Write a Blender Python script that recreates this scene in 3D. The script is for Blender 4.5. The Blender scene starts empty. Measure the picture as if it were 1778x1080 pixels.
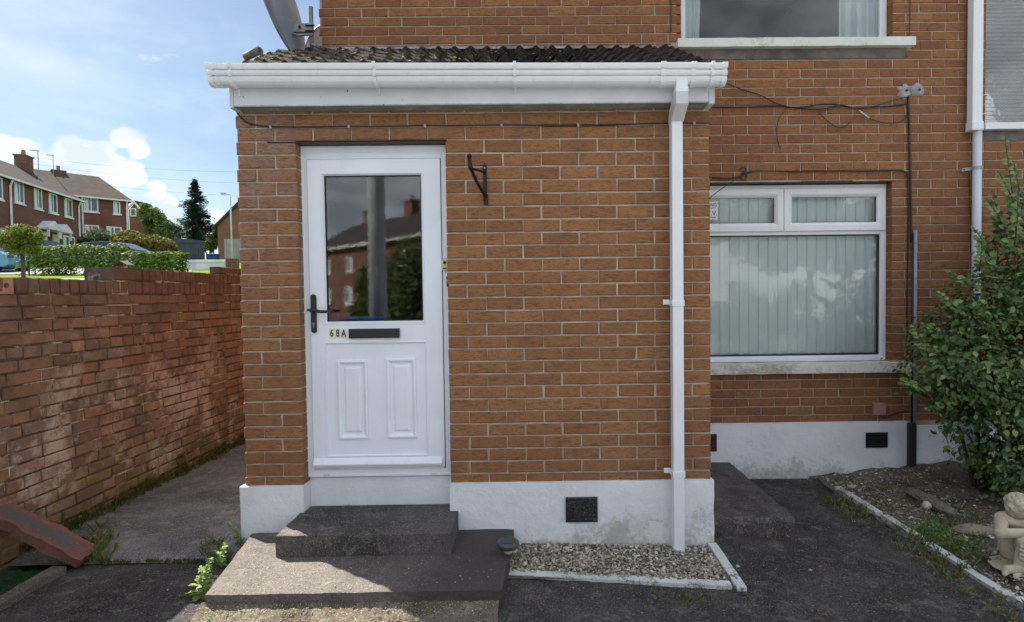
import bpy, math, random
from mathutils import Vector, Matrix, noise as mn
R = random.Random(7)
SC = bpy.context.scene
COL = SC.collection

# ------------------------------------------------------------------ camera
F, PX, PITCH, YAW, ROLL = 965.0, 933.6, .02795, .00859, .01212
CAM = Vector((0, -3.332, 1.5))
def _axes():
    cy, sy = math.cos(YAW), math.sin(YAW)
    f = Vector((sy, cy, 0)); rt = Vector((cy, -sy, 0)); up = Vector((0, 0, 1))
    cp, sp = math.cos(PITCH), math.sin(PITCH)
    f2 = f * cp - up * sp; up2 = up * cp + f * sp
    cr, sr = math.cos(ROLL), math.sin(ROLL)
    return rt * cr - up2 * sr, up2 * cr + rt * sr, f2
RT, UP, FW = _axes()
cam = bpy.data.cameras.new('camera'); co = bpy.data.objects.new('camera', cam); COL.objects.link(co)
co.matrix_world = Matrix(((RT.x, UP.x, -FW.x, CAM.x), (RT.y, UP.y, -FW.y, CAM.y), (RT.z, UP.z, -FW.z, CAM.z), (0, 0, 0, 1)))
cam.sensor_width = 36; cam.lens = F / 1778 * 36; cam.shift_x = (889 - PX) / 1778
cam.clip_start = .05; cam.clip_end = 2000
SC.camera = co
def ray(x, y): return FW + RT * ((x - PX) / F) - UP * ((y - 540) / F)
def onY(x, y, Y): d = ray(x, y); return CAM + d * ((Y - CAM.y) / d.y)      # measured photo point -> place on a wall plane
def onX(x, y, X): d = ray(x, y); return CAM + d * ((X - CAM.x) / d.x)
def onZ(x, y, Z): d = ray(x, y); return CAM + d * ((Z - CAM.z) / d.z)
def proj(P):
    D = Vector(P) - CAM; z = D.dot(FW)
    return PX + F * D.dot(RT) / z, 540 - F * D.dot(UP) / z, z

# ------------------------------------------------------------------ light
SUN_EL, SUN_DIR = math.radians(46.5), Vector((-.83, .56, 0)).normalized()
SUN_ROT = math.atan2(SUN_DIR.x, SUN_DIR.y)
W = bpy.data.worlds.new("World"); SC.world = W; W.use_nodes = True
def world():
    nt = W.node_tree; N = nt.nodes; Lk = nt.links; N.clear()
    out = N.new('ShaderNodeOutputWorld'); bg = N.new('ShaderNodeBackground'); bg.inputs[1].default_value = .05
    sky = N.new('ShaderNodeTexSky'); sky.sky_type = 'NISHITA'; sky.sun_disc = False
    sky.sun_elevation = SUN_EL; sky.sun_rotation = SUN_ROT; sky.air_density = 1.0; sky.dust_density = 1.0; sky.ozone_density = 1.6
    tc = N.new('ShaderNodeTexCoord')
    def math_(op, a, b=None, clamp=False):
        m = N.new('ShaderNodeMath'); m.operation = op; m.use_clamp = clamp
        for i, v in enumerate((a, b)):
            if v is None: continue
            if isinstance(v, (int, float)): m.inputs[i].default_value = v
            else: Lk.new(v, m.inputs[i])
        return m.outputs[0]
    mp = N.new('ShaderNodeMapping'); mp.inputs['Scale'].default_value = (1, 1, 2.2); Lk.new(tc.outputs['Generated'], mp.inputs[0])
    n1 = N.new('ShaderNodeTexNoise'); n1.inputs['Scale'].default_value = 9.0; n1.inputs['Detail'].default_value = 9; n1.inputs['Roughness'].default_value = .52
    Lk.new(mp.outputs[0], n1.inputs['Vector'])
    n2 = N.new('ShaderNodeTexNoise'); n2.inputs['Scale'].default_value = 1.6; n2.inputs['Detail'].default_value = 6; n2.inputs['Roughness'].default_value = .6
    Lk.new(mp.outputs[0], n2.inputs['Vector'])
    n3 = N.new('ShaderNodeTexNoise'); n3.inputs['Scale'].default_value = 9; n3.inputs['Detail'].default_value = 6
    Lk.new(mp.outputs[0], n3.inputs['Vector'])
    acc = None
    blobs = [((15, 270), .065), ((-60, 270), .10), ((85, 305), .055), ((135, 278), .055), ((185, 290), .065), ((215, 242), .030), ((240, 262), .036), ((232, 300), .05),
             ((275, 330), .040), ((288, 350), .035), ((160, 315), .07), ((380, 385), .05), ((-200, 200), .12), ((-320, 300), .25)]
    for (px, py), r in blobs:
        d = ray(px, py).normalized()
        vm = N.new('ShaderNodeVectorMath'); vm.operation = 'DISTANCE'; Lk.new(tc.outputs['Generated'], vm.inputs[0]); vm.inputs[1].default_value = d
        s = math_('SUBTRACT', 1.0, math_('DIVIDE', vm.outputs['Value'], r), True)
        acc = s if acc is None else math_('MAXIMUM', acc, s)
    dens = math_('ADD', math_('MULTIPLY', math_('SUBTRACT', n1.outputs['Fac'], .52), 2.5), math_('MULTIPLY', acc, .88))
    m1 = N.new('ShaderNodeMapRange'); m1.interpolation_type = 'SMOOTHSTEP'; m1.inputs['From Min'].default_value = .33; m1.inputs['From Max'].default_value = .64; Lk.new(dens, m1.inputs['Value'])
    m2 = N.new('ShaderNodeMapRange'); m2.interpolation_type = 'SMOOTHSTEP'; m2.inputs['From Min'].default_value = .42; m2.inputs['From Max'].default_value = .75; m2.inputs['To Max'].default_value = .5
    Lk.new(n2.outputs['Fac'], m2.inputs['Value'])
    # unseen cloud deck opposite the sun, read off glass, thickened to light the facade
    dt = N.new('ShaderNodeVectorMath'); dt.operation = 'DOT_PRODUCT'; Lk.new(tc.outputs['Generated'], dt.inputs[0]); dt.inputs[1].default_value = (.35, -.94, 0)
    oc = N.new('ShaderNodeMapRange'); oc.interpolation_type = 'SMOOTHSTEP'; oc.inputs['From Min'].default_value = -.75; oc.inputs['From Max'].default_value = .15; Lk.new(dt.outputs['Value'], oc.inputs['Value'])
    m2o = math_('MAXIMUM', math_('MULTIPLY', m2.outputs[0], math_('ADD', math_('MULTIPLY', oc.outputs[0], .5), .75)), math_('MULTIPLY', oc.outputs[0], math_('ADD', math_('MULTIPLY', n2.outputs['Fac'], .9), .42), True))
    mask = math_('MAXIMUM', m1.outputs[0], m2o, True)
    cl = N.new('ShaderNodeMixRGB'); cl.inputs[1].default_value = (5.5, 5.85, 6.35, 1); cl.inputs[2].default_value = (3.3, 3.75, 4.35, 1)
    m3 = N.new('ShaderNodeMapRange'); m3.inputs['From Min'].default_value = .42; m3.inputs['From Max'].default_value = .60; Lk.new(n3.outputs['Fac'], m3.inputs['Value'])
    Lk.new(m3.outputs[0], cl.inputs[0])
    mix = N.new('ShaderNodeMixRGB'); sk = N.new('ShaderNodeMixRGB'); sk.blend_type = 'MULTIPLY'; sk.inputs[0].default_value = 1; sk.inputs[2].default_value = (.435, .475, .49, 1); Lk.new(sky.outputs[0], sk.inputs[1]); Lk.new(mask, mix.inputs[0]); Lk.new(sk.outputs[0], mix.inputs[1]); Lk.new(cl.outputs[0], mix.inputs[2])
    Lk.new(mix.outputs[0], bg.inputs[0]); Lk.new(bg.outputs[0], out.inputs[0])
world()
sl = bpy.data.lights.new('sun', 'SUN'); so = bpy.data.objects.new('sun', sl); COL.objects.link(so)
sl.energy = 2.9; sl.angle = math.radians(.5); sl.color = (1, .94, .85)
sd = Vector((SUN_DIR.x * math.cos(SUN_EL), SUN_DIR.y * math.cos(SUN_EL), math.sin(SUN_EL)))
so.rotation_euler = sd.to_track_quat('Z', 'Y').to_euler()
SC.view_settings.view_transform = 'Standard'; SC.view_settings.look = 'None'
SC.view_settings.exposure = 2.3; SC.view_settings.gamma = 1; SC.view_settings.use_curve_mapping = False

# ------------------------------------------------------------------ materials
def newmat(name):
    m = bpy.data.materials.new(name); m.use_nodes = True; nt = m.node_tree
    b = nt.nodes['Principled BSDF']; return m, nt, nt.nodes, nt.links, b
def nz(nt, vec, scale, detail=5, rough=.55, dist=0):
    n = nt.nodes.new('ShaderNodeTexNoise'); n.inputs['Scale'].default_value = scale; n.inputs['Detail'].default_value = detail
    n.inputs['Roughness'].default_value = rough; n.inputs['Distortion'].default_value = dist; nt.links.new(vec, n.inputs['Vector']); return n.outputs['Fac']
def rng(nt, v, a, b, c=0, d=1, smooth=True):
    m = nt.nodes.new('ShaderNodeMapRange'); m.inputs['From Min'].default_value = a; m.inputs['From Max'].default_value = b
    m.inputs['To Min'].default_value = c; m.inputs['To Max'].default_value = d
    if smooth: m.interpolation_type = 'SMOOTHSTEP'
    nt.links.new(v, m.inputs['Value']); return m.outputs[0]
def mixc(nt, f, a, b, mode='MIX'):
    m = nt.nodes.new('ShaderNodeMixRGB'); m.blend_type = mode
    for i, v in enumerate((f, a, b)):
        if isinstance(v, (int, float)): m.inputs[i].default_value = v
        elif isinstance(v, tuple): m.inputs[i].default_value = (*v[:3], 1)
        else: nt.links.new(v, m.inputs[i])
    return m.outputs[0]
def mt(nt, op, a, b):
    m = nt.nodes.new('ShaderNodeMath'); m.operation = op
    for i, v in enumerate((a, b)):
        if isinstance(v, (int, float)): m.inputs[i].default_value = v
        else: nt.links.new(v, m.inputs[i])
    return m.outputs[0]
def wpos(nt): return nt.nodes.new('ShaderNodeNewGeometry').outputs['Position']
def opos(nt): return nt.nodes.new('ShaderNodeTexCoord').outputs['Object']
def scl(nt, v, s, add=None):
    m = nt.nodes.new('ShaderNodeVectorMath'); m.operation = 'MULTIPLY'; nt.links.new(v, m.inputs[0]); m.inputs[1].default_value = s; o = m.outputs[0]
    if add is not None:
        a = nt.nodes.new('ShaderNodeVectorMath'); a.operation = 'ADD'; nt.links.new(o, a.inputs[0]); nt.links.new(add, a.inputs[1]); o = a.outputs[0]
    return o
def bump(nt, b, h, dist, strength=1):
    n = nt.nodes.new('ShaderNodeBump'); n.inputs['Distance'].default_value = dist; n.inputs['Strength'].default_value = strength
    nt.links.new(h, n.inputs['Height']); nt.links.new(n.outputs[0], b.inputs['Normal'])
def simple(name, c1, c2=None, rough=.7, scale=6, bs=80, bd=.001, metal=0, spec=.5, lo=.35, hi=.65):
    m, nt, N, Lk, b = newmat(name); p = wpos(nt); c2 = c2 or tuple(x * .8 for x in c1)
    Lk.new(mixc(nt, rng(nt, nz(nt, p, scale), lo, hi), c1, c2), b.inputs['Base Color'])
    b.inputs['Roughness'].default_value = rough; b.inputs['Metallic'].default_value = metal; b.inputs['Specular IOR Level'].default_value = spec
    if bd: bump(nt, b, nz(nt, p, bs, 4), bd)
    return m
def rand_tint(nt):
    """per-object random, or the mesh attribute 'rnd' on joined pieces"""
    oi = nt.nodes.new('ShaderNodeObjectInfo').outputs['Random']
    at = nt.nodes.new('ShaderNodeAttribute'); at.attribute_name = 'rnd'
    s = mt(nt, 'ADD', oi, at.outputs['Fac']); return mt(nt, 'FRACT', s, 0)
def brick_mat(name, cols, bd=.0035, ripple=True, stain=None, dark=.35):
    m, nt, N, Lk, b = newmat(name); p = wpos(nt); r = rand_tint(nt)
    cr = N.new('ShaderNodeValToRGB'); e = cr.color_ramp.elements
    e[0].color = (*cols[0], 1); e[-1].color = (*cols[-1], 1)
    for i, c in enumerate(cols[1:-1]): x = e.new((i + 1) / (len(cols) - 1)); x.color = (*c, 1)
    Lk.new(r, cr.inputs[0]); c = cr.outputs[0]
    c = mixc(nt, rng(nt, nz(nt, p, 9, 6), .4, .7, 0, dark), c, tuple(x * .55 for x in cols[0]))
    c = mixc(nt, rng(nt, nz(nt, p, 170, 3, .7), .35, .75, 0, .55), c, tuple(x * .45 for x in cols[0]))
    c = mixc(nt, rng(nt, nz(nt, p, 260, 2, .6), .62, .8, 0, .45), c, tuple(min(1, x * 1.7) for x in cols[0]))
    if stain: c = stain(nt, p, c)
    Lk.new(c, b.inputs['Base Color']); b.inputs['Roughness'].default_value = .9; b.inputs['Specular IOR Level'].default_value = .25
    rv = N.new('ShaderNodeCombineXYZ')
    for i in range(3): Lk.new(mt(nt, 'MULTIPLY', r, 37.0 + 11 * i), rv.inputs[i])
    v = scl(nt, p, (22, 22, 95), rv.outputs[0])
    h = nz(nt, v, 1.0, 4, .6, 1.2 if ripple else 0)
    if ripple: Lk.new(mixc(nt, rng(nt, h, .54, .36, 0, .75), c, tuple(x * .42 for x in cols[0])), b.inputs['Base Color'])
    h2 = nz(nt, p, 420, 3)
    bump(nt, b, mt(nt, 'ADD', h, mt(nt, 'MULTIPLY', h2, .35)), bd)
    return m
def stain_porch(nt, p, c):
    sx = nt.nodes.new('ShaderNodeSeparateXYZ'); nt.links.new(p, sx.inputs[0])
    left = rng(nt, sx.outputs[0], -.9, -1.6); hi = rng(nt, sx.outputs[2], 1.3, 2.4)
    n = rng(nt, nz(nt, p, 5, 8, .7), .45, .62)
    f = mt(nt, 'MULTIPLY', mt(nt, 'MULTIPLY', left, hi), mt(nt, 'ADD', mt(nt, 'MULTIPLY', n, .5), .12))
    c = mixc(nt, f, c, (.30, .22, .22))
    f2 = rng(nt, nz(nt, scl(nt, p, (1, 1, .8)), 3.1, 9, .75), .66, .72, 0, .5)
    return mixc(nt, f2, c, (.36, .30, .26))
def stain_garden(nt, p, c):
    sx = nt.nodes.new('ShaderNodeSeparateXYZ'); nt.links.new(p, sx.inputs[0])
    eff = rng(nt, nz(nt, scl(nt, p, (1, 1.0, .8)), 2.6, 9, .78), .49, .60)
    low = rng(nt, sx.outputs[2], 1.5, .6, .15, 1)
    c = mixc(nt, mt(nt, 'MULTIPLY', mt(nt, 'MULTIPLY', eff, low), .8), c, (.42, .35, .29))
    c = mixc(nt, mt(nt, 'MULTIPLY', rng(nt, nz(nt, scl(nt, p, (1, 1, 1.3)), 5.5, 7, .7), .5, .62), .55), c, (.085, .062, .048))
    drip = rng(nt, nz(nt, scl(nt, p, (1, 9, 1.2)), 2.0, 6, .6), .56, .66)
    hi = rng(nt, sx.outputs[2], 1.2, 1.7)
    c = mixc(nt, mt(nt, 'MULTIPLY', mt(nt, 'MULTIPLY', drip, hi), .3), c, (.30, .22, .17))
    c = mixc(nt, mt(nt, 'MULTIPLY', hi, .55), c, (.075, .046, .042))
    moss = mt(nt, 'MULTIPLY', rng(nt, sx.outputs[2], .55, .08), rng(nt, nz(nt, p, 6, 7, .7), .4, .6))
    c = mixc(nt, mt(nt, 'MULTIPLY', moss, .75), c, (.085, .085, .022))
    w = rng(nt, nz(nt, p, 7.0, 9, .8), .69, .73, 0, .8)
    return mixc(nt, w, c, (.55, .46, .38))
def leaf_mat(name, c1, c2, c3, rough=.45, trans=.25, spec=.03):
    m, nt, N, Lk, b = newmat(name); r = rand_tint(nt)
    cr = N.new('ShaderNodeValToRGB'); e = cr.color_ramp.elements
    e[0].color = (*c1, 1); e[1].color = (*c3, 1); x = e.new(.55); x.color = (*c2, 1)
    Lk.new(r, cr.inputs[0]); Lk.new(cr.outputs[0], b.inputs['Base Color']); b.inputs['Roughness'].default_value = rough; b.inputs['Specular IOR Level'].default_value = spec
    t = N.new('ShaderNodeBsdfTranslucent'); Lk.new(cr.outputs[0], t.inputs[0]); ms = N.new('ShaderNodeMixShader'); ms.inputs[0].default_value = trans
    Lk.new(b.outputs[0], ms.inputs[1]); Lk.new(t.outputs[0], ms.inputs[2]); Lk.new(ms.outputs[0], N['Material Output'].inputs[0])
    return m
def glass_mat(name, fres=1.9, rough=.012, bd=.0, bs=14, tint=(1, 1, 1)):
    m, nt, N, Lk, b = newmat(name)
    tr = N.new('ShaderNodeBsdfTransparent'); tr.inputs[0].default_value = (*tint, 1)
    gl = N.new('ShaderNodeBsdfGlossy'); gl.inputs['Roughness'].default_value = rough
    fr = N.new('ShaderNodeFresnel'); fr.inputs[0].default_value = 1.5
    f = mt(nt, 'MINIMUM', mt(nt, 'MULTIPLY', fr.outputs[0], fres), 1.0)
    ms = N.new('ShaderNodeMixShader'); Lk.new(f, ms.inputs[0]); Lk.new(tr.outputs[0], ms.inputs[1]); Lk.new(gl.outputs[0], ms.inputs[2])
    if bd:
        n = N.new('ShaderNodeBump'); n.inputs['Distance'].default_value = bd; Lk.new(nz(nt, wpos(nt), bs, 3), n.inputs['Height']); Lk.new(n.outputs[0], gl.inputs['Normal'])
    Lk.new(ms.outputs[0], N['Material Output'].inputs[0]); return m
M = {}
M['porch_brick'] = brick_mat('porch_brick', [(.335, .162, .078), (.375, .185, .088), (.28, .132, .066), (.345, .170, .078), (.275, .130, .066), (.31, .150, .076), (.37, .178, .080), (.295, .135, .062)], .0035, True, stain_porch, .3)
M['house_brick'] = brick_mat('house_brick', [(.325, .146, .068), (.355, .163, .074), (.245, .103, .056), (.335, .152, .068), (.26, .112, .058), (.365, .176, .082), (.29, .128, .062), (.25, .105, .056)], .0018, True, None, .3)
M['garden_brick'] = brick_mat('garden_brick', [(.20, .118, .078), (.25, .138, .080), (.15, .094, .076), (.33, .180, .100), (.20, .14, .115), (.27, .185, .14), (.29, .155, .09), (.16, .108, .088)], .004, False, stain_garden, .5)
def mortar(name, c1, c2, c3=None):
    m, nt, N, Lk, b = newmat(name); p = wpos(nt)
    c = mixc(nt, rng(nt, nz(nt, p, 7, 6), .35, .65), c1, c2)
    c = mixc(nt, rng(nt, nz(nt, p, 120, 4, .7), .4, .7, 0, .4), c, tuple(x * .5 for x in c2))
    if c3: c = mixc(nt, rng(nt, nz(nt, p, 3.3, 7, .7), .5, .62), c, c3)
    Lk.new(c, b.inputs['Base Color']); b.inputs['Roughness'].default_value = .95; bump(nt, b, nz(nt, p, 150, 4), .003); return m
M['mortar'] = mortar('mortar', (.49, .41, .33), (.36, .29, .24))
M['porch_mortar'] = mortar('porch_mortar', (.54, .46, .37), (.36, .30, .25))
M['garden_mortar'] = mortar('garden_mortar', (.10, .078, .062), (.045, .034, .028), (.42, .38, .31))
M['upvc'] = simple('white_upvc', (.79, .81, .86), (.73, .75, .81), .32, 3, 40, .0003)
def grimy(name, c, grime, amt=.5, sc=(26, 26, 2.2)):
    m, nt, N, Lk, b = newmat(name); p = wpos(nt)
    k = mixc(nt, rng(nt, nz(nt, p, 3, 5), .3, .7), c, tuple(x * .93 for x in c))
    k = mixc(nt, rng(nt, nz(nt, scl(nt, p, sc), 1.0, 6, .7), .54, .72, 0, amt), k, grime)
    k = mixc(nt, rng(nt, nz(nt, p, 55, 6, .85), .60, .72, 0, amt * .8), k, tuple(x * .8 for x in grime))
    Lk.new(k, b.inputs['Base Color']); b.inputs['Roughness'].default_value = .36; bump(nt, b, nz(nt, p, 9, 3), .0012); return m
M['upvc'] = grimy('white_upvc', (.79, .81, .86), (.52, .52, .50), .32)
M['upvc_dirty'] = simple('weathered_white_plastic', (.68, .67, .70), (.57, .56, .58), .45, 4, 60, .0005)
M['door_upvc'] = grimy('door_upvc', (.80, .83, .91), (.58, .58, .58), .22, (14, 14, 1.6))
def painted(name, c, dirt, zlo, zhi):
    m, nt, N, Lk, b = newmat(name); p = wpos(nt); sx = N.new('ShaderNodeSeparateXYZ'); Lk.new(p, sx.inputs[0])
    k = mixc(nt, rng(nt, nz(nt, p, 3, 6), .3, .7), c, tuple(x * .9 for x in c))
    spl = mt(nt, 'ADD', mt(nt, 'ADD', mt(nt, 'MULTIPLY', nz(nt, p, 34, 9, .85), .5), mt(nt, 'MULTIPLY', nz(nt, p, 3.2, 5, .6), .5)), rng(nt, sx.outputs[2], zhi, zlo, -.14, .07, False))
    k = mixc(nt, rng(nt, spl, .50, .62, 0, .6), k, dirt)
    k = mixc(nt, rng(nt, nz(nt, scl(nt, p, (1, 1, 1)), 4.2, 9, .8), .62, .72, 0, .35), k, (.42, .41, .30))
    k = mixc(nt, rng(nt, nz(nt, p, 9, 9, .85), .66, .70, 0, .6), k, (.40, .36, .30))
    Lk.new(k, b.inputs['Base Color']); b.inputs['Roughness'].default_value = .85
    bump(nt, b, mt(nt, 'ADD', nz(nt, p, 18, 5), mt(nt, 'MULTIPLY', nz(nt, p, 140, 4, .7), .4)), .008); return m
M['render'] = painted('painted_render', (.80, .82, .88), (.33, .30, .24), -.05, .3)
M['render_porch'] = painted('porch_painted_render', (.79, .81, .85), (.30, .27, .21), .0, .36)
M['sill'] = painted('painted_sill', (.74, .72, .68), (.25, .20, .14), .8, 1.2)
M['sill_hi'] = painted('painted_upper_sill', (.72, .74, .69), (.25, .27, .17), 3.3, 3.9)
def kerb_mat():
    m, nt, N, Lk, b = newmat('white_painted_kerb'); p = wpos(nt)
    c = mixc(nt, rng(nt, nz(nt, p, 6, 6), .3, .7), (.74, .75, .74), (.60, .60, .57))
    c = mixc(nt, rng(nt, mt(nt, 'ADD', mt(nt, 'MULTIPLY', nz(nt, p, 75, 8, .85), .6), mt(nt, 'MULTIPLY', nz(nt, p, 7, 5, .6), .4)), .515, .58, 0, .85), c, (.05, .046, .038))
    Lk.new(c, b.inputs['Base Color']); b.inputs['Roughness'].default_value = .9; bump(nt, b, nz(nt, p, 70, 7, .8), .01); return m
M['kerb_white'] = kerb_mat()
def ground_mat(name, c1, c2, c3, spots=(.35, .34, .30), spotlo=.70, bd=.012, sc=1.0, s2=.66):
    m, nt, N, Lk, b = newmat(name); p = wpos(nt)
    c = mixc(nt, rng(nt, nz(nt, p, 2.2 * sc, 8, .65), .38, .62), c1, c2)
    c = mixc(nt, rng(nt, nz(nt, p, 11 * sc, 8, .75), .5, .66, 0, .75), c, c3)
    c = mixc(nt, rng(nt, nz(nt, p, 75, 5, .8), .45, .72, 0, .75), c, tuple(x * .35 for x in c1))
    c = mixc(nt, rng(nt, nz(nt, p, 125, 3, .6), .56, .66, 0, .7), c, tuple(min(.6, x * 1.5) for x in c3))
    c = mixc(nt, rng(nt, nz(nt, p, 60, 4, .7), .42, .32, 0, .7), c, tuple(x * .35 for x in c2))
    v = N.new('ShaderNodeTexVoronoi'); v.inputs['Scale'].default_value = 95; Lk.new(p, v.inputs['Vector'])
    sp = mt(nt, 'MULTIPLY', rng(nt, v.outputs['Distance'], .28, .16), rng(nt, nz(nt, p, 42, 3, .6), s2, s2 + .05))
    c = mixc(nt, sp, c, spots)
    Lk.new(c, b.inputs['Base Color']); b.inputs['Roughness'].default_value = .92; b.inputs['Specular IOR Level'].default_value = .2
    h = mt(nt, 'ADD', nz(nt, p, 12, 8, .7), mt(nt, 'MULTIPLY', nz(nt, p, 110, 5, .75), .45)); bump(nt, b, h, bd); return m
M['asphalt'] = ground_mat('mossy_asphalt', (.092, .083, .084), (.050, .043, .043), (.21, .19, .165), bd=.030)
M['concrete'] = ground_mat('old_concrete', (.15, .132, .120), (.105, .092, .086), (.20, .18, .155), (.42, .42, .36), bd=.008, s2=.62)
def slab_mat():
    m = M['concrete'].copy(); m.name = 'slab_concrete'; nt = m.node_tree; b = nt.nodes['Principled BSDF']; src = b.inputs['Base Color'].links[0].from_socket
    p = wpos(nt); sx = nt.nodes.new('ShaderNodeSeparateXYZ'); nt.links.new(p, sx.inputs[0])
    f = rng(nt, mt(nt, 'ADD', sx.outputs[0], mt(nt, 'MULTIPLY', nz(nt, p, 5, 8, .75), .9)), -.55, .15)  # blackened to the right; also puts the sunlit end's contrast into the colour
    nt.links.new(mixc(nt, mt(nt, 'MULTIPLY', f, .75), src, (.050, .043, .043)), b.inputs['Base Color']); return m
M['slab'] = None
M['step_concrete'] = ground_mat('blackened_concrete', (.115, .102, .100), (.055, .048, .048), (.19, .172, .155), (.3, .3, .25), bd=.008, s2=.60)
M['path'] = ground_mat('worn_path_concrete', (.17, .165, .168), (.085, .082, .085), (.26, .25, .25), bd=.007)
M['soil'] = ground_mat('soil', (.19, .16, .13), (.09, .075, .06), (.30, .27, .23), bd=.03, sc=2)
M['road'] = simple('road_asphalt', (.15, .15, .15), (.12, .12, .12), .9, 2, 60, .004)
M['paving'] = simple('pavement', (.36, .37, .385), (.30, .305, .315), .9, 2, 60, .003)
M['grass_sheet'] = simple('grass_sheet', (.14, .21, .028), (.10, .16, .022), .95, 1.5, 60, .02, 0, .02)
M['turf'] = simple('dark_turf', (.018, .045, .020), (.012, .032, .014), .95, 9, 300, .006)
M['turf_blade'] = leaf_mat('turf_blade', (.02, .055, .022), (.03, .075, .03), (.06, .10, .05), .6, .1)
M['grey_dark'] = simple('dark_iron', (.035, .022, .018), (.022, .014, .012), .45, 20, 200, .0005, .6)
M['black'] = simple('black_plastic', (.018, .018, .022), (.014, .014, .016), .4, 5, 60, .0002)
M['rubber'] = simple('black_gasket', (.015, .015, .015), None, .6, 5, 60, 0)
M['cable'] = simple('black_cable', (.02, .014, .014), (.035, .022, .018), .5, 15, 60, 0)
M['grey_plastic'] = simple('grey_conduit', (.30, .33, .40), (.22, .25, .31), .5, 5, 60, .0003)
M['dish'] = simple('grey_dish', (.26, .32, .40), (.22, .26, .33), .5, 4, 60, .0003, .2)
M['steel'] = simple('galvanised_steel', (.30, .30, .31), (.20, .20, .21), .5, 20, 60, .0003, .5)
M['pink'] = simple('faded_pink_plastic', (.42, .22, .20), (.34, .17, .15), .6, 8, 60, .0005)
M['pinkdish'] = simple('pinkish_dish', (.42, .33, .36), None, .6, 8, 60, 0)
M['cream'] = simple('cream_plastic', (.62, .58, .38), None, .5, 8, 60, 0)
M['yellowish'] = simple('pale_yellow_film', (.72, .72, .50), None, .5, 8, 60, 0)
M['foam'] = simple('old_sealant', (.40, .36, .34), (.28, .22, .25), .9, 18, 60, .006)
M['dirtybed'] = simple('dark_cement', (.17, .14, .125), (.09, .075, .07), .95, 8, 60, .006)
def statue_mat():
    m, nt, N, Lk, b = newmat('cream_stone'); p = wpos(nt); g = N.new('ShaderNodeNewGeometry').outputs['Pointiness']
    c = mixc(nt, rng(nt, nz(nt, p, 16, 6), .35, .65), (.54, .45, .34), (.42, .35, .26))
    c = mixc(nt, rng(nt, mt(nt, 'ADD', g, mt(nt, 'MULTIPLY', nz(nt, p, 30, 4), .04)), .515, .485, 0, .75), c, (.16, .12, .085))
    c = mixc(nt, rng(nt, nz(nt, p, 70, 6, .8), .60, .70, 0, .5), c, (.20, .18, .11))
    Lk.new(c, b.inputs['Base Color']); b.inputs['Roughness'].default_value = .92; bump(nt, b, nz(nt, p, 160, 4), .002); return m
M['stone_statue'] = statue_mat()
M['redslab'] = None
M['dark'] = simple('dark_interior', (.03, .028, .028), None, .9, 3, 30, 0)
M['dimwall'] = simple('dim_lining', (.07, .06, .055), None, .9, 3, 30, 0)
M['plaster'] = simple('interior_plaster', (.42, .42, .42), None, .9, 3, 30, 0)
M['blind'] = simple('blind_fabric', (.74, .86, .90), (.70, .82, .86), .9, 3, 200, .0003)
M['blind2'] = simple('venetian_slat', (.80, .84, .74), None, .6, 3, 200, 0)
M['curtain'] = simple('curtain_fabric', (.62, .72, .74), (.52, .62, .65), .95, 3, 200, .0005)
M['glass'] = glass_mat('window_glass', 1.15, .01, .0012, 5)
M['glass_up'] = glass_mat('upper_window_glass', 1.1, .01, .0006, 4)
M['glass_stair'] = glass_mat('stair_window_glass', .9, .02, .0006, 4)
M['doorglass'] = glass_mat('door_glass', 2.3, .006, .00006, 45)
M['farglass'] = simple('far_glass', (.10, .13, .16), None, .08, 3, 200, 0)
M['bark'] = simple('bark', (.09, .06, .045), (.05, .035, .028), .9, 30, 90, .004)
M['shrub_leaf'] = leaf_mat('shrub_leaf', (.032, .068, .022), (.078, .150, .042), (.25, .34, .10), .38, .25, .4)
M['weed'] = leaf_mat('weed_leaf', (.16, .24, .06), (.26, .36, .12), (.42, .50, .26), .55, .35)
M['weed2'] = leaf_mat('low_weed', (.09, .125, .04), (.15, .17, .065), (.30, .26, .14), .6, .3)
M['moss'] = leaf_mat('moss_tuft', (.045, .06, .012), (.07, .085, .02), (.11, .10, .03), .9, .1)
M['dead'] = leaf_mat('dead_leaf', (.10, .04, .02), (.19, .10, .05), (.30, .20, .11), .8, .2)
M['hedge'] = leaf_mat('hedge_leaf', (.035, .08, .014), (.085, .155, .024), (.21, .28, .045), .5, .3)
M['golden'] = leaf_mat('golden_leaf', (.08, .085, .02), (.16, .15, .035), (.25, .20, .055), .6, .3)
M['paletree'] = leaf_mat('pale_tree_leaf', (.08, .13, .035), (.14, .21, .055), (.24, .32, .10), .6, .35)
M['treeleaf'] = leaf_mat('tree_leaf', (.06, .10, .018), (.13, .18, .03), (.30, .26, .05), .5, .3)
M['conifer'] = leaf_mat('conifer_needles', (.016, .034, .030), (.030, .055, .045), (.06, .09, .06), .7, .1)
M['greygreen'] = leaf_mat('grey_green_leaf', (.07, .095, .055), (.11, .14, .08), (.17, .20, .12), .6, .3)
M['bushgreen'] = leaf_mat('bush_leaf', (.03, .055, .013), (.055, .095, .02), (.11, .15, .035), .6, .3)
M['farbrick'] = None
M['pebble'] = None
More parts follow.
